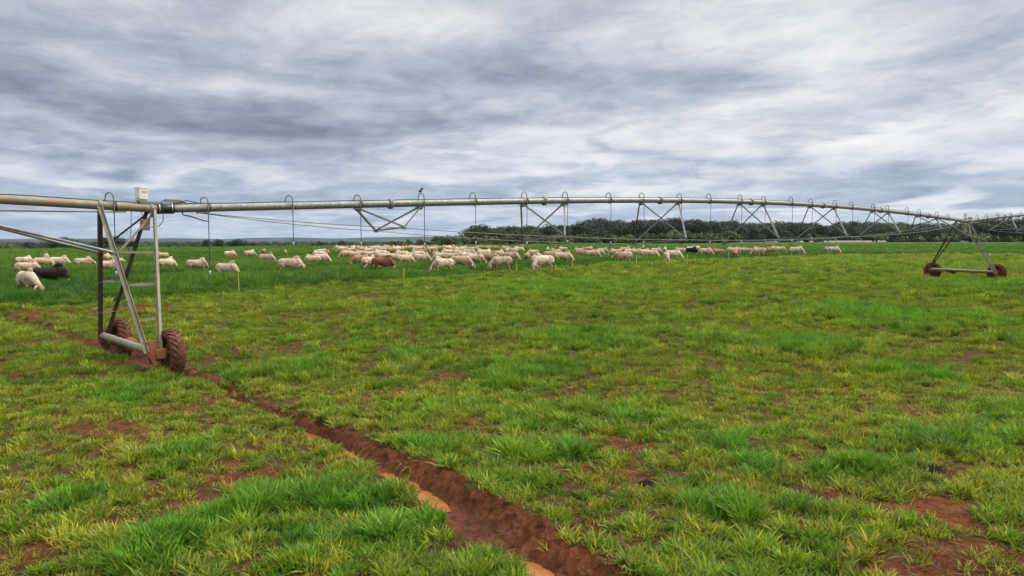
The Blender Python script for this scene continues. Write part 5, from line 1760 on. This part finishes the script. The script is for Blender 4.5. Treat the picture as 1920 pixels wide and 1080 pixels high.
for sd, w_, h, base, lobes, col in ((1, 12, 10, 2.2, 22, DG), (2, 9, 11, 2.8, 18, MG), (3, 15, 13, 3.0, 30, DG), (4, 7, 8, 2.0, 14, MG), (5, 11, 14, 3.5, 26, DG), (6, 8, 5.5, .8, 16, LG)):
    cm, L = crown_mesh(sd, w_, h, base, lobes, 100, .34, col)
    co = np.empty(len(cm.vertices) * 3, np.float32); cm.vertices.foreach_get('co', co); co = co.reshape(-1, 3)
    TP.append((cm, trunk_mesh(sd, h, base, L), float(np.percentile(np.hypot(co[:, 0], co[:, 1]), 97)) * 2, float(np.percentile(co[:, 2], 99))))
def tree(pxx, ytop, wpx, dist, kind, lab, cat='tree', group='single trees beyond the pasture'):
    d = ray(pxx, ytop)
    gx = d.x / d.y * dist
    ztop = CAM_H + d.z / d.y * dist
    z0 = HS(gx, dist)
    cm, tm, w_, h = TP[kind]
    sz = (ztop - z0) / h
    sw = wpx / FPX * dist / (w_ * .92)
    e_ = empty('tree', (gx, dist, z0), random.uniform(0, 6.28))
    e_.scale = (sw, sw, sz)
    tag(e_, lab, cat, group)
    for nm, m_ in (('crown', cm), ('trunk', tm)):
        o = bpy.data.objects.new(nm, m_); COL.objects.link(o); o.parent = e_
for a_ in [(18, 458, 34, 520, 5, 'low dark bush on the far left edge of the field'),
           (50, 455, 12, 600, 3, 'narrow small tree between the far left bush and the wide dark tree'),
           (118, 445, 50, 360, 0, 'wide dark round tree behind the slanting struts at the left'),
           (212, 444, 44, 330, 1, 'round tree directly behind the near tower'),
           (250, 452, 12, 420, 3, 'slim dark tree seen between the near tower legs'),
           (312, 457, 22, 520, 5, 'flat low tree right of the near tower'),
           (348, 455, 22, 430, 5, 'light green small tree left of the long sprinkler hose'),
           (388, 450, 18, 430, 3, 'small dark tree behind the long sprinkler hose'),
           (409, 449, 20, 430, 1, 'small green tree just right of the long sprinkler hose'),
           (446, 449, 40, 400, 0, 'broad dome-shaped dark tree left of the second hose'),
           (476, 455, 15, 560, 3, 'small hazy tree right of the broad dome-shaped tree'),
           (602, 453, 18, 520, 3, 'small tree left of the third hose'),
           (640, 451, 22, 430, 0, 'dark rounded tree left of the third hose'),
           (732, 452, 26, 460, 1, 'brownish round tree below the first truss, left one'),
           (747, 452, 20, 460, 1, 'round tree below the first truss, right one'),
           (766, 449, 16, 440, 4, 'pointed tree left of the hose under the perched bird'),
           (788, 449, 20, 430, 0, 'dark round tree behind the hose under the perched bird'),
           (823, 442, 28, 380, 2, 'big olive tree at the left start of the wood'),
           (846, 443, 16, 420, 1, 'dark tree right of the big olive one'),
           (864, 441, 20, 420, 4, 'taller dark tree left of the fourth hose'),
           (890, 440, 30, 420, 2, 'wide dark tree behind the fourth hose')]:
    tree(*a_)
for a_ in [(1160, 421, 34, 372, 2, 'leftmost crown of the big dark tree clump'),
           (1196, 415, 50, 375, 2, 'broad dark crown, second of the big tree clump'),
           (1238, 416, 46, 378, 2, 'dark crown in the middle of the big tree clump'),
           (1272, 411, 44, 378, 4, 'tallest dark crown of the big tree clump'),
           (1306, 413, 50, 380, 2, 'rightmost broad crown of the big tree clump')]:
    tree(*a_, 'tree', 'big dark trees of the clump before the wood')

def wood(name, spec, label, seed):
    """a far wood that reads as one mass: many crowns on points"""
    g = np.random.default_rng(seed)
    pts, scl, idx, rz = [], [], [], []
    for (t0, t1, y0, y1, n, hmin, hmax, kinds) in spec:
        for _ in range(n):
            t_ = g.uniform(t0, t1); y_ = g.uniform(y0, y1)
            x_ = t_ * y_
            pts.append((x_, y_, 0))
            k = int(g.choice(kinds)); s_ = g.uniform(hmin, hmax) / TP[k][3]
            sw_ = s_ * g.uniform(.85, 1.35)
            scl.append((sw_, sw_, s_)); idx.append(k); rz.append(g.uniform(0, 6.28))
    n = len(pts)
    pts = np.array(pts); pts[:, 2] = hgt0(pts[:, 0], pts[:, 1]) - 1.1
    scatter(name, [q[0] for q in TP], pts, np.array(rz), np.zeros((n, 2)), np.array(scl), np.array(idx), np.ones((n, 3)), label)
wood('wood', [(.135, .30, 392, 440, 80, 9, 13, [0, 1, 2, 4]),
              (.28, .95, 560, 600, 230, 8, 16, [0, 1, 2, 4]), (.64, .95, 545, 590, 45, 16, 21, [2, 4, 0]), (.28, .95, 552, 562, 230, 4, 8, [5, 3, 1]), (.30, .95, 600, 680, 160, 15, 18.5, [0, 2, 4]),
              (-.05, .14, 400, 470, 130, 9, 13, [0, 1, 2, 4]), (-.10, .28, 350, 385, 150, 4, 6.5, [5, 3, 5, 1]),
              (-.05, .30, 470, 560, 120, 14, 17, [0, 2, 4]), (.125, .30, 372, 388, 70, 4, 8, [5, 3, 1])],
     'dense green wood closing off the field behind the cattle', 5)
wood('valley_scrub', [(-.95, -.02, 400, 700, 260, 3, 5.5, [5, 3, 5]), (-.95, .0, 700, 1500, 420, 4, 8, [5, 3, 1, 0]), (-1.0, .1, 1500, 3800, 900, 6, 11, [0, 1, 5, 2])],
     'scrub and scattered woodland of the valley beyond the crest', 9)

# ------------------------------------------------------------------ air
hb = MB().box(Vector((0, 5500, 20)), (1, 0, 0), (0, 1, 0), ZUP, 13000, 7200, 72)
mhz = bpy.data.materials.new('haze'); mhz.use_nodes = True
t = NT(mhz.node_tree)
o_ = t.n('ShaderNodeOutputMaterial'); vp = t.n('ShaderNodeVolumePrincipled')
vp.inputs['Color'].default_value = (.70, .84, 1.0, 1)
vp.inputs['Density'].default_value = 2.6e-5
vp.inputs['Anisotropy'].default_value = .2
t.l(vp.outputs[0], o_.inputs['Volume'])
o = hb.build('haze', mhz)
tag(o, None, None, None, 'stuff')
